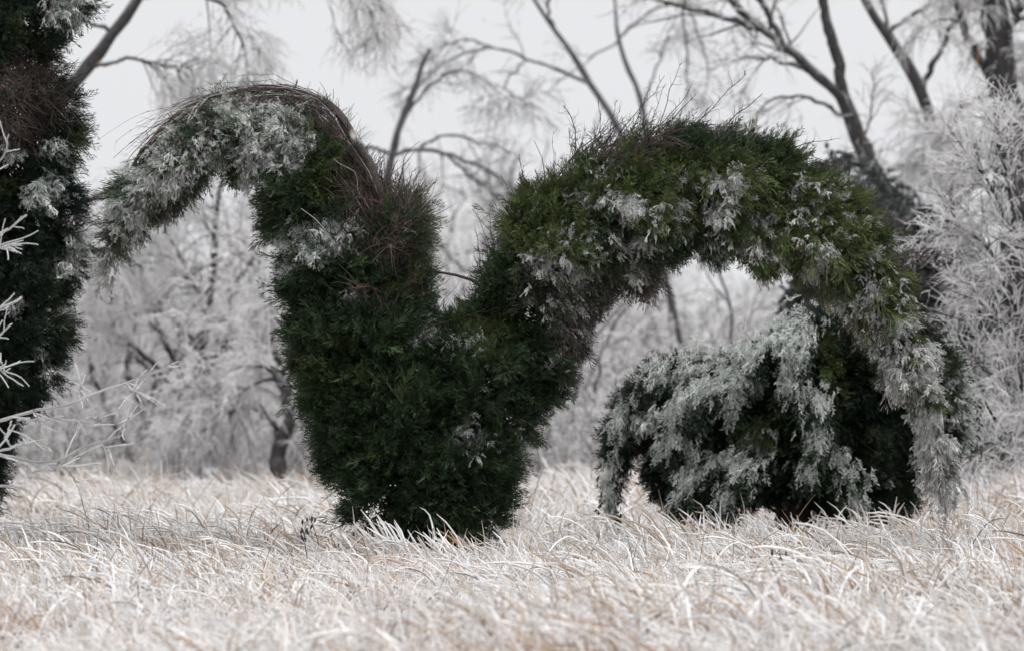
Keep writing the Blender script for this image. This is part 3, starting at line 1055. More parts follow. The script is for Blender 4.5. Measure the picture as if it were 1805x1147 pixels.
plumes(slump[0], slump[1], 45.0, [
    [(1340, 690, -.3), (1235, 638, -.5), (1135, 680, -.5), (1085, 780, -.45), (1078, 905, -.4)],
    [(1345, 700, -.5), (1265, 678, -.8), (1195, 715, -.9), (1168, 800, -.85)],
    [(1340, 650, -.1), (1240, 622, -.1), (1160, 648, -.1), (1105, 730, -.1), (1092, 830, -.1)],
    [(1410, 640, -.4), (1345, 605, -.7), (1302, 660, -.8), (1285, 740, -.8)],
    [(1440, 580, -.1), (1392, 568, -.3), (1352, 615, -.45), (1330, 690, -.5)],
    [(1440, 590, -.3), (1430, 580, -.6), (1400, 625, -.75), (1385, 690, -.8)],
    [(1400, 700, -.4), (1428, 682, -.9), (1442, 750, -1.0), (1428, 840, -1.0)],
    [(1390, 770, -.4), (1310, 800, -.8), (1230, 840, -.9), (1190, 885, -.9)],
    [(1380, 810, -.4), (1320, 825, -.9), (1290, 860, -1.0), (1275, 905, -1.0)],
    [(1440, 560, 0), (1500, 565, -.2), (1545, 630, -.3), (1560, 710, -.3)],
    [(1540, 640, 0), (1640, 620, .1), (1695, 670, .1), (1702, 770, .1)],
    [(1430, 800, -.3), (1470, 810, -.8), (1500, 860, -.9), (1510, 920, -.9)],
    [(1300, 700, -.2), (1230, 720, -.7), (1215, 790, -.8), (1205, 840, -.8)]], 43)


# ------------------------------------------------------------------ bare iced trees
BARK, ICY = np.array([.042, .04, .041]), np.array([.84, .84, .855])


def bare_tree(name, label, d, limbs, seed, n1=60, n2=700, n3=1500, l1=(.5, 1.3), l2=(.25, .7), l3=(.12, .35), droop=.05, icy=.8, rt=.006, sub_from=None, group=None, splinters=(), up=.1, cat='tree', rl=.02, bark=BARK):
    """limbs[0] is the trunk with its foot in the ground; each limb a px polyline (px, py, radius_px[, depth])"""
    r = np.random.default_rng(seed)
    if d > 55:          # the wood edge stands well behind the meadow
        k = 1.32
        d, rt, rl = d * k, rt * k, rl * k
        l1, l2, l3 = [tuple(q * k for q in l) for l in (l1, l2, l3)]
    p0 = limbs[0][0]
    root = thing(name, label, cat, (P(p0[0], 0, d)[0], d + (p0[3] if len(p0) > 3 else 0), 0), group)
    paths, rads = [], []
    for i, l in enumerate(limbs):
        if i == 0:      # foot goes just into the ground at its own distance
            gy = HORIZON + (CAM_H + .06) * F / d
            l = [(l[0][0], gy) + tuple(l[0][2:])] + list(l[1:])
        pa, ra = limb_px(l, d, 36, wob=.025, r=r)
        ra = ra * .7 * (1 + .04 * np.sin(np.arange(36) * r.uniform(.5, 1.2) + r.uniform(0, 6)))
        V, Q = tubes(pa, ra, 8)
        V = V + r.normal(size=V.shape) * ra[None, :, None, None] * .1
        up_ = np.clip((V[..., 2] - pa[None, :, None, 2]) / ra[None, :, None] - .15, 0, 1)[..., None] * .75 * np.clip(1.25 - ra / .12, .15, 1)[None, :, None, None]   # ice glazes the upper side
        up_ = np.clip(up_ * (1 + r.normal(size=up_.shape) * .6), 0, 1)
        C = bark * (1 - up_) * r.uniform(.8, 1.2, V.shape[:-1] + (1,)) + ICY * up_
        MB().add(V, Q, C.reshape(-1, 3)).build('trunk' if i == 0 else 'limb', M_GBARK, root)
        paths.append(pa)
        rads.append(ra)
    paths, rads = np.stack(paths), np.stack(rads)
    tm = MB()
    src = slice(None) if sub_from is None else sub_from
    p1, r1 = children(paths[src], rads[src], n1, l1, (25, 70), droop, .12, r, K=6, rfac=.4, tmin=.25, rmin=rt * 1.6, rmax=rl, up=up)
    p2, r2 = children(np.concatenate([p1]), r1, n2, l2, (20, 60), droop * 1.5, .16, r, K=5, rfac=.6, rmin=rt * 1.1, rmax=.016)
    p3, r3 = children(p2, r2, n3, l3, (20, 60), droop * 2, .18, r, K=4, rfac=.8, rmin=rt, rmax=.014)
    for pa, ra, K, s, f in ((p1, r1, 6, 4, .45), (p2, r2, 5, 3, .8), (p3, r3, 4, 3, 1.0)):
        m = (r.random((len(pa), 1)) < icy * f)
        c = np.where(m, ICY, bark * 1.3) * r.uniform(.7, 1.15, (len(pa), 1))
        V, Q = tubes(pa, ra, s)
        tm.add(V, Q, rep(c, K, s))
    cr = tm.build('crown', M_ITWIG, root)
    cr['kind'] = 'stuff'
    for sx, sy, w, h in splinters:
        a = P(sx, sy, d - .25)
        n = 7
        st = walk(np.repeat(a[None], n, 0) + r.normal(size=(n, 3)) * .004, np.array([[.1, 0, 1.]]) + r.normal(size=(n, 3)) * .15, r.uniform(.5, 1, n) * h / F * d, 4, 0, .05, r)
        V, Q = tubes(st, np.full((n, 1), w / F * d / 3) * np.array([[1, .9, .6, .1]]), 4)
        MB().add(V, Q, (.3, .17, .09)).build('torn_wood', M_BARK, root)
    return root


bare_tree('forked_tree', 'big bare grey tree whose leaning trunk forks above the right arch', 62,
          [[(1640, 870, 34), (1610, 650, 30), (1575, 450, 26), (1535, 300, 24), (1508, 230, 22), (1482, 165, 20)],
           [(1500, 205, 14), (1482, 168, 15), (1440, 130, 13), (1385, 85, 12), (1340, 48, 11), (1262, -20, 9), (1150, -110, 5)],
           [(1502, 210, 13), (1486, 165, 15), (1475, 110, 14), (1460, 50, 13), (1450, -30, 12), (1455, -220, 7)],
           [(1345, 52, 8), (1290, 35, 8), (1200, 8, 6), (1080, -20, 4)],
           [(1385, 88, 9), (1360, 30, 8), (1320, -30, 7), (1270, -150, 3)],
           [(1425, 122, 6), (1380, 110, 5), (1328, 102, 3)],
           [(1495, 210, 6), (1440, 178, 5), (1390, 172, 4), (1350, 180, 3), (1330, 215, 2)],
           [(1520, 260, 9), (1560, 310, 8), (1600, 330, 6), (1650, 400, 4)]],
          51, 46, 420, 900, icy=.55, rt=.005, droop=.08, splinters=[(1522, 240, 4, 14)])
bare_tree('leaning_tree', 'bare tree with crooked limbs between the forked trunk and the shredded trunk', 66,
          [[(1705, 860, 22), (1690, 600, 20), (1668, 330, 17), (1645, 240, 15), (1618, 150, 15), (1575, 75, 13), (1515, -20, 10), (1460, -160, 5)],
           [(1622, 165, 8), (1680, 40, 7), (1720, -60, 5)],
           [(1560, 60, 7), (1640, 10, 6), (1720, -30, 4)],
           [(1662, 300, 8), (1610, 290, 7), (1560, 300, 5), (1500, 330, 3)],
           [(1650, 250, 7), (1700, 185, 7), (1750, 170, 6), (1800, 190, 4)],
           [(1670, 380, 9), (1740, 300, 8), (1800, 260, 5)]],
          52, 60, 700, 1500, icy=1.05, rt=.006, droop=.09)
bare_tree('shredded_tree', 'thick bare trunk with torn orange wood and hanging ice at the right edge', 60,
          [[(1800, 870, 44), (1795, 600, 42), (1785, 350, 40), (1770, 150, 36), (1750, 0, 34), (1735, -250, 20)],
           [(1775, 180, 12), (1720, 100, 10), (1690, 20, 8), (1680, -80, 4)],
           [(1780, 240, 12), (1830, 150, 10), (1880, 60, 7)],
           [(1785, 330, 10), (1720, 260, 8), (1670, 240, 5), (1640, 260, 3)],
           [(1765, 80, 12), (1800, 10, 10), (1840, -60, 6)]],
          53, 130, 1300, 2700, l1=(.4, 1.0), icy=1.15, rt=.007, droop=.28, splinters=[(1722, 112, 5, 34), (1700, 75, 3, 14)])
bare_tree('frosted_shrub', 'white frosted bush with fanned feathery twigs at the right edge', 52,
          [[(1850, 880, 12), (1840, 750, 10), (1825, 600, 8), (1810, 450, 6), (1790, 300, 3)],
           [(1845, 800, 7), (1790, 640, 6), (1740, 540, 4), (1680, 520, 2)],
           [(1840, 720, 7), (1780, 520, 6), (1725, 420, 4), (1665, 395, 2)],
           [(1835, 650, 6), (1790, 430, 5), (1740, 320, 4), (1680, 270, 2)],
           [(1850, 800, 7), (1800, 720, 6), (1750, 660, 4), (1700, 640, 2)],
           [(1840, 700, 6), (1880, 500, 5), (1900, 330, 3)],
           [(1845, 860, 7), (1790, 800, 5), (1740, 780, 4), (1715, 800, 2)],
           [(1800, 450, 5), (1770, 300, 4), (1760, 225, 2)]],
          54, 170, 1700, 3800, l1=(.35, .9), l2=(.2, .55), l3=(.1, .3), icy=1.0, rt=.0048, droop=.06, sub_from=slice(1, None), cat='shrub')
bare_tree('split_tree', 'bare tree with dark slanting stems under the left arch', 60,
          [[(350, 880, 17, -1.2), (335, 740, 15, -1.2), (360, 670, 15, -1.2), (395, 610, 15, -1.2), (440, 570, 14, -1.2), (492, 540, 12, -1.1), (560, 480, 8, -.8), (640, 400, 3, -.5)],
           [(338, 735, 9, -1.2), (352, 640, 9, -1.2), (378, 480, 8, -1.1), (384, 380, 7, -1), (390, 320, 5, -1), (400, 200, 2, -.8)],
           [(345, 700, 9), (290, 600, 8), (262, 560, 7), (300, 510, 6), (360, 470, 5), (440, 440, 3)],
           [(400, 600, 7), (420, 500, 6), (455, 440, 5), (480, 390, 3)],
           [(340, 720, 8), (270, 640, 7), (210, 590, 6), (170, 560, 4)],
           [(372, 640, 6), (300, 560, 5), (230, 540, 4), (180, 500, 3)],
           [(390, 610, 6), (350, 520, 6), (310, 440, 5), (260, 360, 3)]],
          55, 120, 1300, 2600, icy=1.15, rt=.007, droop=.1)
bare_tree('bent_tree', 'tangle of dark bent stems leaning right behind the pale twigs under the left arch', 64,
          [[(235, 880, 14), (250, 760, 13), (290, 660, 12), (350, 590, 10), (430, 545, 8), (480, 560, 5), (510, 600, 2)],
           [(255, 745, 9), (225, 640, 8), (250, 540, 7), (310, 480, 6), (370, 470, 3)],
           [(300, 650, 9), (330, 560, 8), (400, 470, 7), (450, 400, 4)],
           [(262, 720, 9), (330, 720, 8), (390, 690, 7), (430, 720, 4)],
           [(240, 820, 8), (180, 700, 7), (150, 600, 5), (175, 520, 3)],
           [(350, 590, 7), (380, 650, 6), (385, 740, 5), (370, 830, 3)],
           [(285, 670, 7), (220, 610, 6), (190, 560, 4)]],
          66, 90, 800, 1700, icy=1.0, rt=.006, droop=.14)
bare_tree('stooped_tree', 'dark bent stump-like tree beside the left flank of the double-arched cedar', 57,
          [[(492, 880, 22, -.5), (488, 800, 20, -.5), (514, 735, 18, -.5), (496, 675, 14, -.5), (465, 640, 10, -.4), (430, 620, 6), (400, 630, 3)],
           [(512, 740, 9), (535, 700, 8), (560, 640, 6), (580, 560, 4)],
           [(505, 690, 8), (480, 600, 7), (470, 520, 5), (440, 460, 3)],
           [(500, 760, 8), (450, 720, 6), (410, 720, 5), (370, 760, 3)]],
          56, 90, 1000, 2200, icy=1.15, rt=.007, droop=.12)
bare_tree('overhanging_tree', 'bare tree with a thick dark limb and drooping icy twigs beside the tall cedar', 58,
          [[(-140, 870, 40), (-120, 650, 36), (-70, 420, 30), (20, 270, 22), (120, 165, 17), (165, 110, 16), (205, 55, 15), (250, -5, 13), (330, -120, 9), (450, -200, 4)],
           [(160, 118, 6), (230, 105, 5), (300, 118, 3), (340, 125, 1.5)],
           [(205, 55, 6), (130, 30, 5), (60, 10, 3)],
           [(250, -5, 8), (350, -40, 7), (470, -50, 6), (600, -30, 4), (680, 20, 2)],
           [(330, -110, 8), (450, -130, 6), (560, -90, 5), (640, 0, 3), (670, 80, 1.5)],
           [(260, -20, 7), (330, -20, 6), (400, 20, 4), (430, 90, 3), (440, 170, 1.5)],
           [(-60, 400, 14), (60, 380, 10), (180, 350, 7), (260, 380, 4)],
           [(-100, 560, 14), (40, 480, 10), (180, 440, 7), (250, 470, 3)]],
          57, 150, 1500, 3000, l1=(.4, 1.2), l2=(.2, .6), icy=1.05, rt=.0055, droop=.22, sub_from=slice(1, None), up=-.1, splinters=[(174, 115, 4, 10)])
bare_tree('snag', 'thin broken-topped snag standing in the gap between the two arches', 72,
          [[(640, 870, 10), (655, 560, 10), (672, 380, 11), (690, 270, 10), (712, 200, 9), (735, 140, 7), (752, 100, 6), (758, 86, 4)],
           [(688, 275, 6), (740, 262, 6), (800, 275, 5), (860, 300, 4), (905, 330, 2)],
           [(690, 270, 6), (640, 258, 5), (600, 262, 4), (560, 250, 2)],
           [(735, 265, 4), (780, 240, 4), (850, 250, 3), (900, 270, 2)],
           [(712, 205, 4), (760, 150, 4), (800, 125, 3), (850, 140, 2), (900, 175, 1)],
           [(790, 275, 4), (830, 310, 4), (880, 350, 2)]],
          58, 34, 260, 400, l1=(.3, .9), icy=.35, rt=.005, droop=.04, sub_from=slice(1, None), bark=np.array([.07, .07, .074]))
bare_tree('slender_tree', 'slender bare tree leaning left behind the crest of the right arch', 76,
          [[(1240, 870, 7), (1190, 560, 7), (1130, 330, 8), (1085, 220, 9), (1050, 160, 8), (1010, 100, 7), (975, 50, 6), (945, 5, 5), (900, -60, 3)],
           [(1040, 148, 5), (990, 125, 5), (930, 105, 4), (870, 85, 4), (800, 100, 3), (740, 150, 2), (700, 190, 1.5)],
           [(870, 85, 3), (820, 70, 3), (780, 85, 2), (760, 110, 1)],
           [(980, 55, 4), (965, 10, 4), (985, -60, 2)],
           [(930, 105, 3), (890, 150, 2.5), (930, 185, 1.5)]],
          59, 30, 280, 520, l1=(.3, 1.0), icy=.3, rt=.0045, droop=.08, sub_from=slice(1, None), bark=np.array([.07, .07, .074]))
bare_tree('twin_twig_tree', 'pale thin-stemmed tree with hanging twigs right of the slender leaning tree', 80,
          [[(1190, 870, 4), (1180, 560, 4), (1150, 280, 5), (1130, 180, 7), (1105, 110, 6), (1088, 60, 5), (1080, -20, 3)],
           [(1090, 66, 4), (1140, 25, 4), (1200, 5, 3.5), (1280, 30, 2)],
           [(1092, 72, 3), (1030, 110, 2.5), (980, 150, 1.5)],
           [(1200, 5, 3), (1208, 60, 3), (1212, 130, 2.5), (1205, 200, 1.5)],
           [(1215, 10, 3), (1235, 70, 3), (1248, 130, 2), (1240, 180, 1)],
           [(1135, 185, 3), (1160, 110, 2.5), (1185, 40, 1.5)]],
          60, 24, 160, 300, l1=(.3, .8), icy=.4, rt=.0045, droop=.1, sub_from=slice(1, None), bark=np.array([.1, .1, .104]))
for i, (pts, sd, lb) in enumerate([
        ([(1002, 860, 5), (1012, 720, 5), (1030, 620, 4), (1070, 570, 3), (1110, 530, 2)], 61, 'thin bare sapling leaning right under the right arch, next to the cedar flank'),
        ([(1040, 870, 5), (1046, 740, 5), (1058, 640, 4), (1090, 560, 3), (1130, 510, 2)], 62, 'thin bare upright sapling under the right arch with a curved top'),
        ([(980, 860, 9), (975, 800, 8), (965, 740, 6), (990, 690, 4), (1030, 650, 2)], 63, 'short dark stub of a tree beside the right flank of the double-arched cedar'),
        ([(1300, 870, 6), (1290, 640, 5), (1285, 540, 4), (1265, 470, 3), (1240, 400, 2)], 64, 'pale bare sapling seen through the middle of the right arch')]):
    bare_tree('sapling', lb, 64 + 2 * i, [pts, [pts[2][:2] + (3,), (pts[2][0] - 40, pts[2][1] - 60, 2), (pts[2][0] - 60, pts[2][1] - 110, 1)]], sd, 16, 130, 260, icy=.6, rt=.005, droop=.07, cat='sapling', bark=np.array([.09, .088, .09]))


def evergreen(name, label, d, poly, seed, n):
    r = np.random.default_rng(seed)
    poly = np.array(poly, float)
    cx = poly[:, 0].mean()
    gy = HORIZON + (CAM_H + .05) * F / d
    root = thing(name, label, 'tree', (P(cx, 0, d)[0], d, 0))
    tp, tr = limb_px([(cx, gy, 18), (cx, gy - 150, 15), (cx, poly[:, 1].min() + 30, 3)], d, 20)
    V, Q = tubes(tp, tr, 7)
    MB().add(V, Q, BARK).build('trunk', M_GBARK, root)
    sh = Shape(poly, d=d, E=60, Tmax=.9, seed=seed)
    px, py, pos, nrm, e, side = sh.sample(n, r, None, emin=4)
    mb = MB()
    f = (noise2(px, py, .05, seed) > .5)[:, None]
    c = np.where(f, np.array([[.3, .31, .33]]), np.array([[.05, .06, .06]])) * r.uniform(.6, 1.3, (n, 1))
    add_sprays(mb, T_FILL, pos, nrm + np.array([0, 0, -.5]) + r.normal(size=(n, 3)) * .4, r.uniform(.2, .4, n), c, r)
    mb.build('crown', M_GREEN, root, smooth=False)


evergreen('evergreen', 'dark blurred evergreen behind the descending right arch', 78, [(1560, 330), (1600, 380), (1660, 400), (1720, 460), (1750, 600), (1760, 760), (1740, 840), (1560, 850), (1530, 600), (1530, 420)], 71, 5200)
evergreen('evergreen', 'small grey-green evergreen top showing just above the right arch', 74, [(1490, 275), (1530, 300), (1570, 380), (1600, 600), (1590, 840), (1400, 840), (1390, 600), (1430, 380), (1455, 300)], 72, 2200)


# ------------------------------------------------------------------ iced shrub reaching in from the left, nearer than the cedars
def near_shrub():
    r = np.random.default_rng(81)
    d = 33.5
    root = thing('iced_shrub', 'bare twigs sheathed in clear white ice reaching in front of the tall cedar', 'shrub', (P(-170, 0, d)[0], d, 0))
    gy = HORIZON + (CAM_H + .05) * F / d
    stem = [(-170, gy, 9), (-160, 880, 8), (-135, 700, 7), (-100, 520, 5), (-80, 360, 4), (-70, 240, 2)]
    br = [[(-150, 800, 5), (-60, 760, 4), (0, 741, 4), (71, 722, 3.6), (125, 714, 3.4), (166, 693, 3.2), (225, 674, 3), (296, 645, 2)],
          [(-158, 860, 5), (-70, 805, 4.4), (6, 801, 4), (59, 812, 3.6), (107, 809, 3.4), (142, 791, 3.2), (178, 779, 3), (228, 761, 2)],
          [(207, 768, 2.4), (217, 752, 2.4), (226, 735, 2)], [(104, 814, 2.8), (130, 840, 2.8), (142, 849, 2.2)], [(30, 738, 3), (80, 738, 3), (125, 740, 3), (168, 750, 2.4)],
          [(140, 741, 2.4), (184, 733, 2)], [(30, 812, 2.6), (60, 828, 2.6), (97, 828, 2.2)], [(142, 704, 2.4), (143, 676, 2.2)], [(222, 674, 2.4), (232, 686, 2.4), (247, 694, 2)],
          [(178, 779, 2.2), (194, 796, 2)], [(-20, 800, 3.4), (30, 785, 3), (55, 780, 2.6), (86, 784, 2.2)], [(-130, 690, 4), (-60, 640, 3.4), (-20, 560, 3), (38, 523, 2.4)], [(-110, 560, 4), (-50, 450, 3), (0, 412, 2.6), (47, 378, 2)],
          [(-20, 436, 2.6), (27, 433, 2)], [(-110, 600, 3), (-30, 610, 3), (20, 570, 2)], [(-90, 420, 3), (-30, 320, 3), (8, 270, 2), (16, 236, 1.6)], [(-10, 650, 2.4), (15, 655, 2)], [(-150, 830, 4), (-60, 850, 3.4), (0, 850, 3), (45, 862, 2)],
          [(20, 741, 2.4), (10, 770, 2.2), (22, 786, 1.8)], [(60, 722, 2.2), (70, 745, 2.2), (64, 770, 1.8)]]
    paths, rads = [], []
    for i, l in enumerate([stem] + br):
        l = [p + (r.normal() * .12,) for p in l]
        pa, ra = limb_px(l, d, 26, wob=.008, r=r)
        ra = ra * .75
        V, Q = tubes(pa, ra * .5, 5)
        b = MB().add(V, Q, (.07, .05, .045)).build('stem' if i == 0 else 'branch', M_BARK, root)
        V, Q = tubes(pa + np.array([0, 0, -.0025]), ra * (1 + r.normal(size=ra.shape) * .12), 7)
        MB().add(V, Q, (.93, .94, .95)).build('ice_sheath', M_CLEAR, b)
        paths.append(pa)
        rads.append(ra)
    paths, rads = np.stack(paths)[1:], np.stack(rads)[1:]
    p1, r1 = children(paths, rads, 150, (.06, .28), (18, 50), .03, .1, r, K=6, rfac=.7, tmin=.1, rmin=.0042, rmax=.0065, taper=.75)
    mb = MB()
    V, Q = tubes(p1, r1, 6)
    mb.add(V, Q, (.93, .94, .95)).build('twigs', M_CLEAR, root)['kind'] = 'stuff'


def clear_ice():
    """ice sheath: part clear, part white with trapped air"""
    m, t, b = new_mat('clear_ice')
    a = t.nodes.new('ShaderNodeAttribute')
    a.attribute_name = 'col'
    t.links.new(a.outputs['Color'], b.inputs['Base Color'])
    b.inputs['Roughness'].default_value = .12
    b.inputs['IOR'].default_value = 1.31
    b.inputs['Transmission Weight'].default_value = .62
    return m


M_CLEAR = clear_ice()
near_shrub()


# ------------------------------------------------------------------ grass
def blades(r, n, spread, Lr, lean, leanj, bend, rad, cols, probs, K=6, sides=4, flat=0.0):
    """n curved blades leaning mostly to -x"""
    p = np.stack([r.normal(size=n) * spread, r.normal(size=n) * spread, np.full(n, -.02)], 1)
    az = math.pi + r.normal(size=n) * leanj
    ln = np.radians(np.clip(r.normal(lean[0], lean[1], n), 2, 85))
    d = np.stack([np.sin(ln) * np.cos(az), np.sin(ln) * np.sin(az), np.cos(ln)], 1)
    h = np.stack([np.cos(az), np.sin(az), 0 * az - .45], 1)
    pts = [p]
    L = r.uniform(Lr[0], Lr[1], n)
    bd = r.uniform(bend[0], bend[1], n)[:, None]
    for k in range(K - 1):
        pts.append(pts[-1] + d * (L / (K - 1))[:, None])
        d = unit(d + h * bd * (.4 + .35 * k) + r.normal(size=(n, 3)) * .07)
    pa = np.stack(pts, 1)
    pa[..., 2] = np.maximum(pa[..., 2], -.02 + .02 * np.arange(K)[None] / K)
    ra = r.uniform(rad[0], rad[1], n)[:, None] * np.r_[.75, np.linspace(1, .8, K - 2), .25][None]
    c = np.array(cols)[r.choice(len(cols), n, p=probs)] * r.uniform(.8, 1.15, (n, 1))
    V, Q = tubes(pa, ra, sides)
    return V, Q, rep(c, K, sides)


WHITE, PINK, STRAW, TAN, DARK = (.90, .90, .91), (.86, .84, .83), (.64, .53, .44), (.42, .27, .16), (.10, .08, .07)
CS = [WHITE, PINK, STRAW, TAN, DARK]


def grass_sources():
    src = {'tall': [], 'mat': [], 'stalk': [], 'arc': []}
    for i in range(14):
        r = np.random.default_rng(500 + i)
        mb = MB()
        mb.add(*blades(r, 34, .13, (.12, .36), (38, 18), .8, (.04, .45), (.0026, .006), CS, [.56, .25, .11, .05, .03] if i < 11 else [.12, .2, .33, .3, .05]))
        o = bpy.data.objects.new('grass_source', mb.mesh('grass_tuft', M_GRASS))
        src['tall'].append(o)
    for i in range(10):
        r = np.random.default_rng(540 + i)
        mb = MB()
        mb.add(*blades(r, 80, .2, (.06, .2), (52, 28), 2.2, (.0, .6), (.0018, .005), CS, [.58, .23, .08, .045, .065], K=5, sides=4))
        o = bpy.data.objects.new('grass_source', mb.mesh('grass_mat', M_GRASS))
        src['mat'].append(o)
    for i in range(6):
        r = np.random.default_rng(560 + i)
        mb = MB()
        mb.add(*blades(r, 5, .12, (.2, .42), (18, 12), 1.8, (-.02, .15), (.0018, .003), CS, [.2, .2, .25, .2, .15], K=6, sides=3))
        o = bpy.data.objects.new('grass_source', mb.mesh('grass_stalk', M_GRASS))
        src['stalk'].append(o)
    for i in range(8):
        r = np.random.default_rng(580 + i)
        mb = MB()
        mb.add(*blades(r, 6, .1, (.35, .6), (40, 14), .5, (.1, .3), (.0035, .007), CS, [.5, .22, .18, .08, .02], K=9, sides=4))
        src['arc'].append(bpy.data.objects.new('grass_source', mb.mesh('grass_arc', M_GRASS)))
    return src


def instance_group(sources):
    g = bpy.data.node_groups.new('scatter', 'GeometryNodeTree')
    g.interface.new_socket('Geometry', in_out='INPUT', socket_type='NodeSocketGeometry')
    g.interface.new_socket('Geometry', in_out='OUTPUT', socket_type='NodeSocketGeometry')
    gi, go = g.nodes.new('NodeGroupInput'), g.nodes.new('NodeGroupOutput')
    jn = g.nodes.new('GeometryNodeJoinGeometry')
    for o in sources:
        oi = g.nodes.new('GeometryNodeObjectInfo')
        oi.inputs['Object'].default_value = o
        ti = g.nodes.new('GeometryNodeGeometryToInstance')
        g.links.new(oi.outputs['Geometry'], ti.inputs[0])
        g.links.new(ti.outputs[0], jn.inputs[0])
    mp = g.nodes.new('GeometryNodeMeshToPoints')
    g.links.new(gi.outputs[0], mp.inputs[0])
    ip = g.nodes.new('GeometryNodeInstanceOnPoints')
    ip.inputs['Pick Instance'].default_value = True
    g.links.new(mp.outputs[0], ip.inputs['Points'])
    g.links.new(jn.outputs[0], ip.inputs['Instance'])

    def attr(name, typ, sock):
        n = g.nodes.new('GeometryNodeInputNamedAttribute')
        n.data_type = typ
        n.inputs['Name'].default_value = name
        g.links.new(n.outputs[0], ip.inputs[sock])
    attr('idx', 'INT', 'Instance Index')
    attr('rot', 'FLOAT_VECTOR', 'Rotation')
    attr('scl', 'FLOAT', 'Scale')
    g.links.new(ip.outputs[0], go.inputs[0])
    return g


def scatter(name, label, sources, pos, rot, scl, r, mat):
    me = bpy.data.meshes.new(name)
    n = len(pos)
    me.vertices.add(n)
    me.vertices.foreach_set('co', pos.astype(np.float32).ravel())
    me.attributes.new('idx', 'INT', 'POINT').data.foreach_set('value', r.integers(0, len(sources), n).astype(np.int32))
    me.attributes.new('rot', 'FLOAT_VECTOR', 'POINT').data.foreach_set('vector', rot.astype(np.float32).ravel())
    me.attributes.new('scl', 'FLOAT', 'POINT').data.foreach_set('value', scl.astype(np.float32))
    me.materials.append(mat)
    o = bpy.data.objects.new(name, me)
    COL.objects.link(o)
    md = o.modifiers.new('scatter', 'NODES')
    md.node_group = instance_group(sources)
    o['kind'] = 'stuff'
    o['label'] = label
    return o


def field(r, dens, y0, y1, margin=1.6, grow=0.0):
    hw = lambda y: y * PW / 2 / F + margin
    n = int(dens * (y1 - y0) * 2 * hw(y1))
    y = r.uniform(y0, y1, n)
    x = r.uniform(-1, 1, n) * hw(y1)
    k = np.abs(x) < hw(y)
    x, y = x[k], y[k]
    return np.stack([x, y, ground_z(x, y)], 1)


SRC = grass_sources()
r = np.random.default_rng(91)
allp, alls = [], []
for kind, dn, lab, s0 in (('arc', 2.4, 'long arching iced grass blades bent over the matted meadow', (.7, 1.1)), ('tall', 9, 'tall ice coated dead grass leaning across the meadow', (.6, 1.15)), ('mat', 19, 'low matted icy grass litter covering the meadow', (.8, 1.3)), ('stalk', 2.2, 'thin upright dead grass stalks scattered over the meadow', (.7, 1.2))):
    near = field(r, dn, 23, 50)
    far = field(r, dn * .45, 50, 85, 3)
    pos = np.vstack([near, far])
    v = noise2(pos[:, 0], pos[:, 1], 1.6, 3)
    if kind == 'tall':
        k = r.random(len(pos)) < np.clip(.55 + .75 * v, .06, 1)
        pos, v = pos[k], v[k]
    if kind == 'mat':       # thin spots where the brown litter shows
        k = r.random(len(pos)) < np.clip(.8 + .8 * noise2(pos[:, 0], pos[:, 1] * .6, 2.4, 8), .12, 1)
        pos, v = pos[k], v[k]
    # little grows right under the crowns
    xm, xs = P(765, 0)[0], P(1400, 0, 45)[0]
    k = (np.hypot((pos[:, 0] - xm) / .75, (pos[:, 1] - 40.1) / .75) > 1) & (np.hypot((pos[:, 0] - xs) / .8, (pos[:, 1] - 44.7) / 1.1) > 1)
    k |= (r.random(len(pos)) < .25) & (kind == 'mat')
    pos, v = pos[k], v[k]
    rot = np.stack([r.normal(size=len(pos)) * .08, r.normal(size=len(pos)) * .08, r.normal(size=len(pos)) * (.6 if kind in ('tall', 'arc') else 2.5)], 1)
    scl = r.uniform(s0[0], s0[1], len(pos)) * (1 + .42 * np.clip(v, -1.2, 1)) * np.where(pos[:, 1] > 46, np.where(v > .6, 1.35, .9), 1)
    scatter({'arc': 'arching_grass', 'tall': 'tall_grass', 'mat': 'grass_mat', 'stalk': 'grass_stalks'}[kind], lab, SRC[kind], pos, rot, scl, r, M_GRASS)


# tufts one can pick out
def tuft(label, px, py_base, d, n, L, lean, rad, cols, probs, seed, bend=(.0, .1), leanj=.25, spread=.08, grp=None):
    r = np.random.default_rng(seed)
    p = P(px, py_base, d)
    z = float(ground_z(p[0], d))
    V, Q, C = blades(r, n, spread, L, lean, leanj, bend, rad, cols, probs, K=7, sides=5)
    root = thing('grass_tuft', label, 'grass tuft', (p[0], d, z), grp)
    # each blade of the tuft is a part
    n_v = 7 * 5
    V = V.reshape(n, n_v, 3)
    Q1 = Q.reshape(n, -1, 4)[0]
    C = C.reshape(n, n_v, 3)
    for i in range(n):
        o = MB().add(V[i], Q1, C[i]).build('blade', M_GRASS)
        o.parent = root


TP = [.45, .25, .2, .08, .02]
tuft('tall stiff white iced grass tuft at the left foot of the double-arched cedar', 715, 0, 38.9, 26, (.35, .55), (32, 8), (.0075, .012), CS, TP, 601)
tuft('wide white iced grass tuft leaning before the middle of the cedar foot', 820, 0, 38.8, 26, (.28, .46), (36, 9), (.0075, .011), CS, TP, 602, spread=.12)
tuft('small iced grass tuft at the right foot of the double-arched cedar', 930, 0, 38.9, 14, (.25, .4), (35, 10), (.006, .010), CS, TP, 603)
tuft('straw coloured iced tuft arching over left of the slumped cedar foot', 1230, 0, 42.5, 30, (.4, .62), (32, 12), (.007, .011), CS, [.3, .25, .33, .12, 0], 604, (.05, .2), spread=.15)
tuft('iced grass tuft with a tan blade in front of the slumped cedar trunk', 1500, 0, 41, 18, (.28, .42), (28, 12), (.006, .010), CS, [.35, .2, .25, .2, 0], 605, (.0, .15))
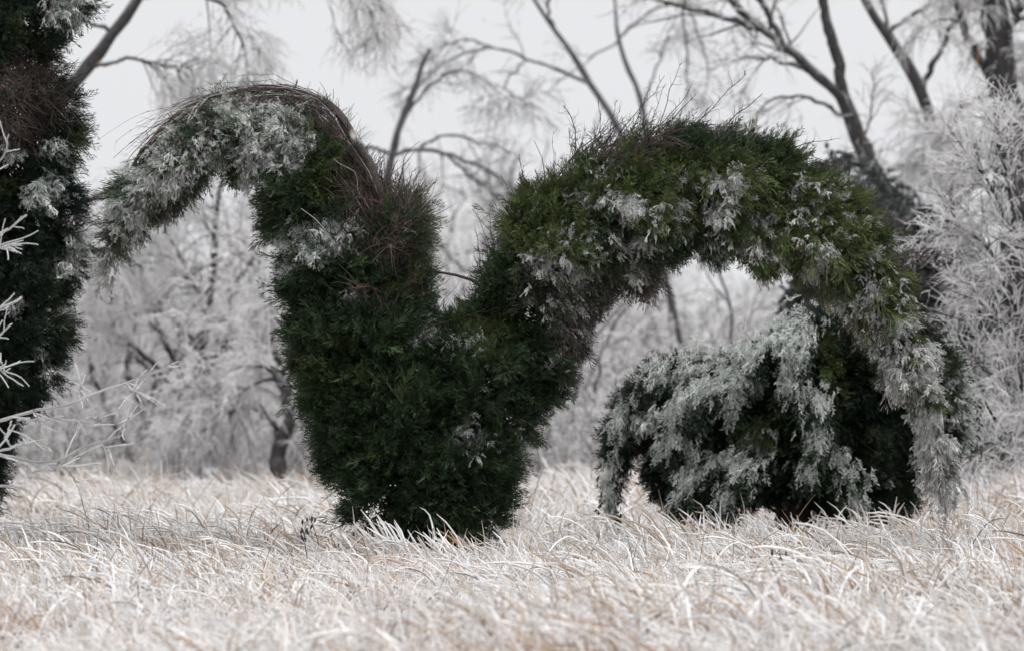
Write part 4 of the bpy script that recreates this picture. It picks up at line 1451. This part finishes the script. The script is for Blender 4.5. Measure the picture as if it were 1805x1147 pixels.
tuft('iced tuft of arching blades left of the cedar with dry weed pods nearby', 470, 0, 38.2, 20, (.35, .55), (42, 12), (.006, .0095), CS, TP, 606, (.12, .3), spread=.14)
tuft('tan arched grass tuft half way between the tall cedar and the double-arched cedar', 300, 0, 36.5, 22, (.3, .5), (40, 14), (.006, .009), CS, [.2, .2, .35, .22, .03], 607, (.1, .3))
tuft('pale iced tuft standing high in the far grass below the left arch', 250, 0, 47, 24, (.4, .6), (35, 14), (.009, .013), CS, [.7, .2, .1, 0, 0], 608, (.05, .3), spread=.15)
tuft('pale iced tuft against the stooped dark tree', 520, 0, 46, 18, (.4, .6), (38, 14), (.009, .013), CS, [.7, .2, .1, 0, 0], 609, (.0, .2), spread=.12)
tuft('iced straw tuft leaning right of the slumped cedar', 1690, 0, 42.5, 26, (.35, .55), (38, 14), (.007, .011), CS, [.35, .3, .25, .1, 0], 610, (.05, .25), spread=.15)
tuft('low tan tuft with curled blades in the near meadow', 370, 0, 34.5, 26, (.15, .3), (50, 20), (.004, .007), CS, [.05, .15, .35, .4, .05], 611, (.1, .4), 1.2)
tuft('short yellowish broken tuft in the near meadow right of the curled tan one', 480, 0, 33.2, 16, (.14, .26), (25, 15), (.004, .007), [(.55, .42, .2)], [1.0], 612, (.0, .1), 1.4)


# ------------------------------------------------------------------ far wood
def thicket(seed, h):
    r = np.random.default_rng(seed)
    n = 7
    st = walk(np.stack([r.normal(size=n) * .35, r.normal(size=n) * .35, np.full(n, -.1)], 1), np.array([[0, 0, 1.]]) + r.normal(size=(n, 3)) * .3, r.uniform(.6, 1, n) * h, 8, .015, .14, r)
    sr = r.uniform(.018, .035, n)[:, None] * np.linspace(1, .25, 8)[None]
    p1, r1 = children(st, sr, 50, (.5, 1.4), (25, 70), .07, .15, r, K=6, rfac=.5, tmin=.1, rmin=.012, rmax=.02)
    p2, r2 = children(p1, r1, 340, (.25, .7), (25, 65), .1, .18, r, K=4, rfac=.7, rmin=.011, rmax=.016)
    mb = MB()
    V, Q = tubes(st, sr, 5)
    mb.add(V, Q, rep(np.array([[.13, .12, .12]]) * r.uniform(.7, 1.3, (n, 1)), 8, 5))
    for pa, ra, K in ((p1, r1, 6), (p2, r2, 4)):
        V, Q = tubes(pa, ra, 3)
        c = np.where(r.random((len(pa), 1)) < .8, ICY, BARK * 1.6) * r.uniform(.75, 1.1, (len(pa), 1))
        mb.add(V, Q, rep(c, K, 3))
    return bpy.data.objects.new('thicket_source', mb.mesh('thicket', M_ITWIG))


r = np.random.default_rng(95)
THICK = [thicket(700 + i, 3.3 + .35 * (i % 4)) for i in range(8)]
n = 460
y = 96 + 160 * r.random(n) ** 1.5
x = r.uniform(-1, 1, n) * (y * PW / 2 / F + 5)
side = np.clip(np.abs(x / (y * PW / 2 / F) + .12), 0, 1)
scl = r.uniform(.7, 1.1, n) * (.66 + .5 * side) * (y / 95) ** .8
m = 70
y2 = r.uniform(110, 200, m)
x2 = (r.uniform(520, 1020, m) - PW / 2) / F * y2
x, y, scl = np.r_[x, x2], np.r_[y, y2], np.r_[scl, r.uniform(1.3, 2.0, m)]
n += m
m = 260         # low iced brush along the far edge of the meadow
y2 = r.uniform(74, 100, m)
x2 = r.uniform(-1, 1, m) * (y2 * PW / 2 / F + 3)
x, y, scl = np.r_[x, x2], np.r_[y, y2], np.r_[scl, r.uniform(.25, .55, m)]
n += m
scatter('far_wood', 'far tangle of frosted thicket behind the meadow', THICK,
        np.stack([x, y, 0 * x], 1), np.stack([0 * x, 0 * x, r.uniform(0, 6.28, n)], 1), scl, r, M_ITWIG)



# ------------------------------------------------------------------ dry weeds with dark pods
def weed(label, px, d, h, seed):
    r = np.random.default_rng(seed)
    x = P(px, 0, d)[0]
    z = float(ground_z(x, d))
    root = thing('dry_weed', label, 'weed', (x, d, z))
    st = walk(np.array([[x, d, z - .02]]), np.array([[r.normal() * .15, 0, 1.]]), np.array([h]), 8, .0, .08, r)
    sr = np.linspace(.004, .002, 8)[None]
    V, Q = tubes(st, sr, 4)
    MB().add(V, Q, (.06, .045, .04)).build('stem', M_TWIG, root)
    p1, r1 = children(st, sr, 6, (.06, .14), (25, 60), .1, .1, r, K=5, rfac=.8, tmin=.55, rmin=.002, rmax=.003)
    V, Q = tubes(p1, r1, 4)
    MB().add(V, Q, (.06, .045, .04)).build('side_stems', M_TWIG, root)
    for p in p1[:, -1]:
        pa = walk(p[None], np.array([[0, 0, -1.]]) + r.normal(size=(1, 3)) * .3, np.array([r.uniform(.03, .06)]), 5, 0, .05, r)
        V, Q = tubes(pa, np.array([[.002, .007, .009, .006, .001]]), 6)
        MB().add(V, Q, (.03, .024, .022)).build('pod', M_TWIG, root)


weed('dry weed with dark hanging pods left of the double-arched cedar foot', 545, 38.6, .36, 801)
weed('small dark weed head beside the left foot of the double-arched cedar', 572, 38.9, .42, 802)
weed('thin dark bent weed in the near meadow grass', 1385, 34.0, .3, 803)
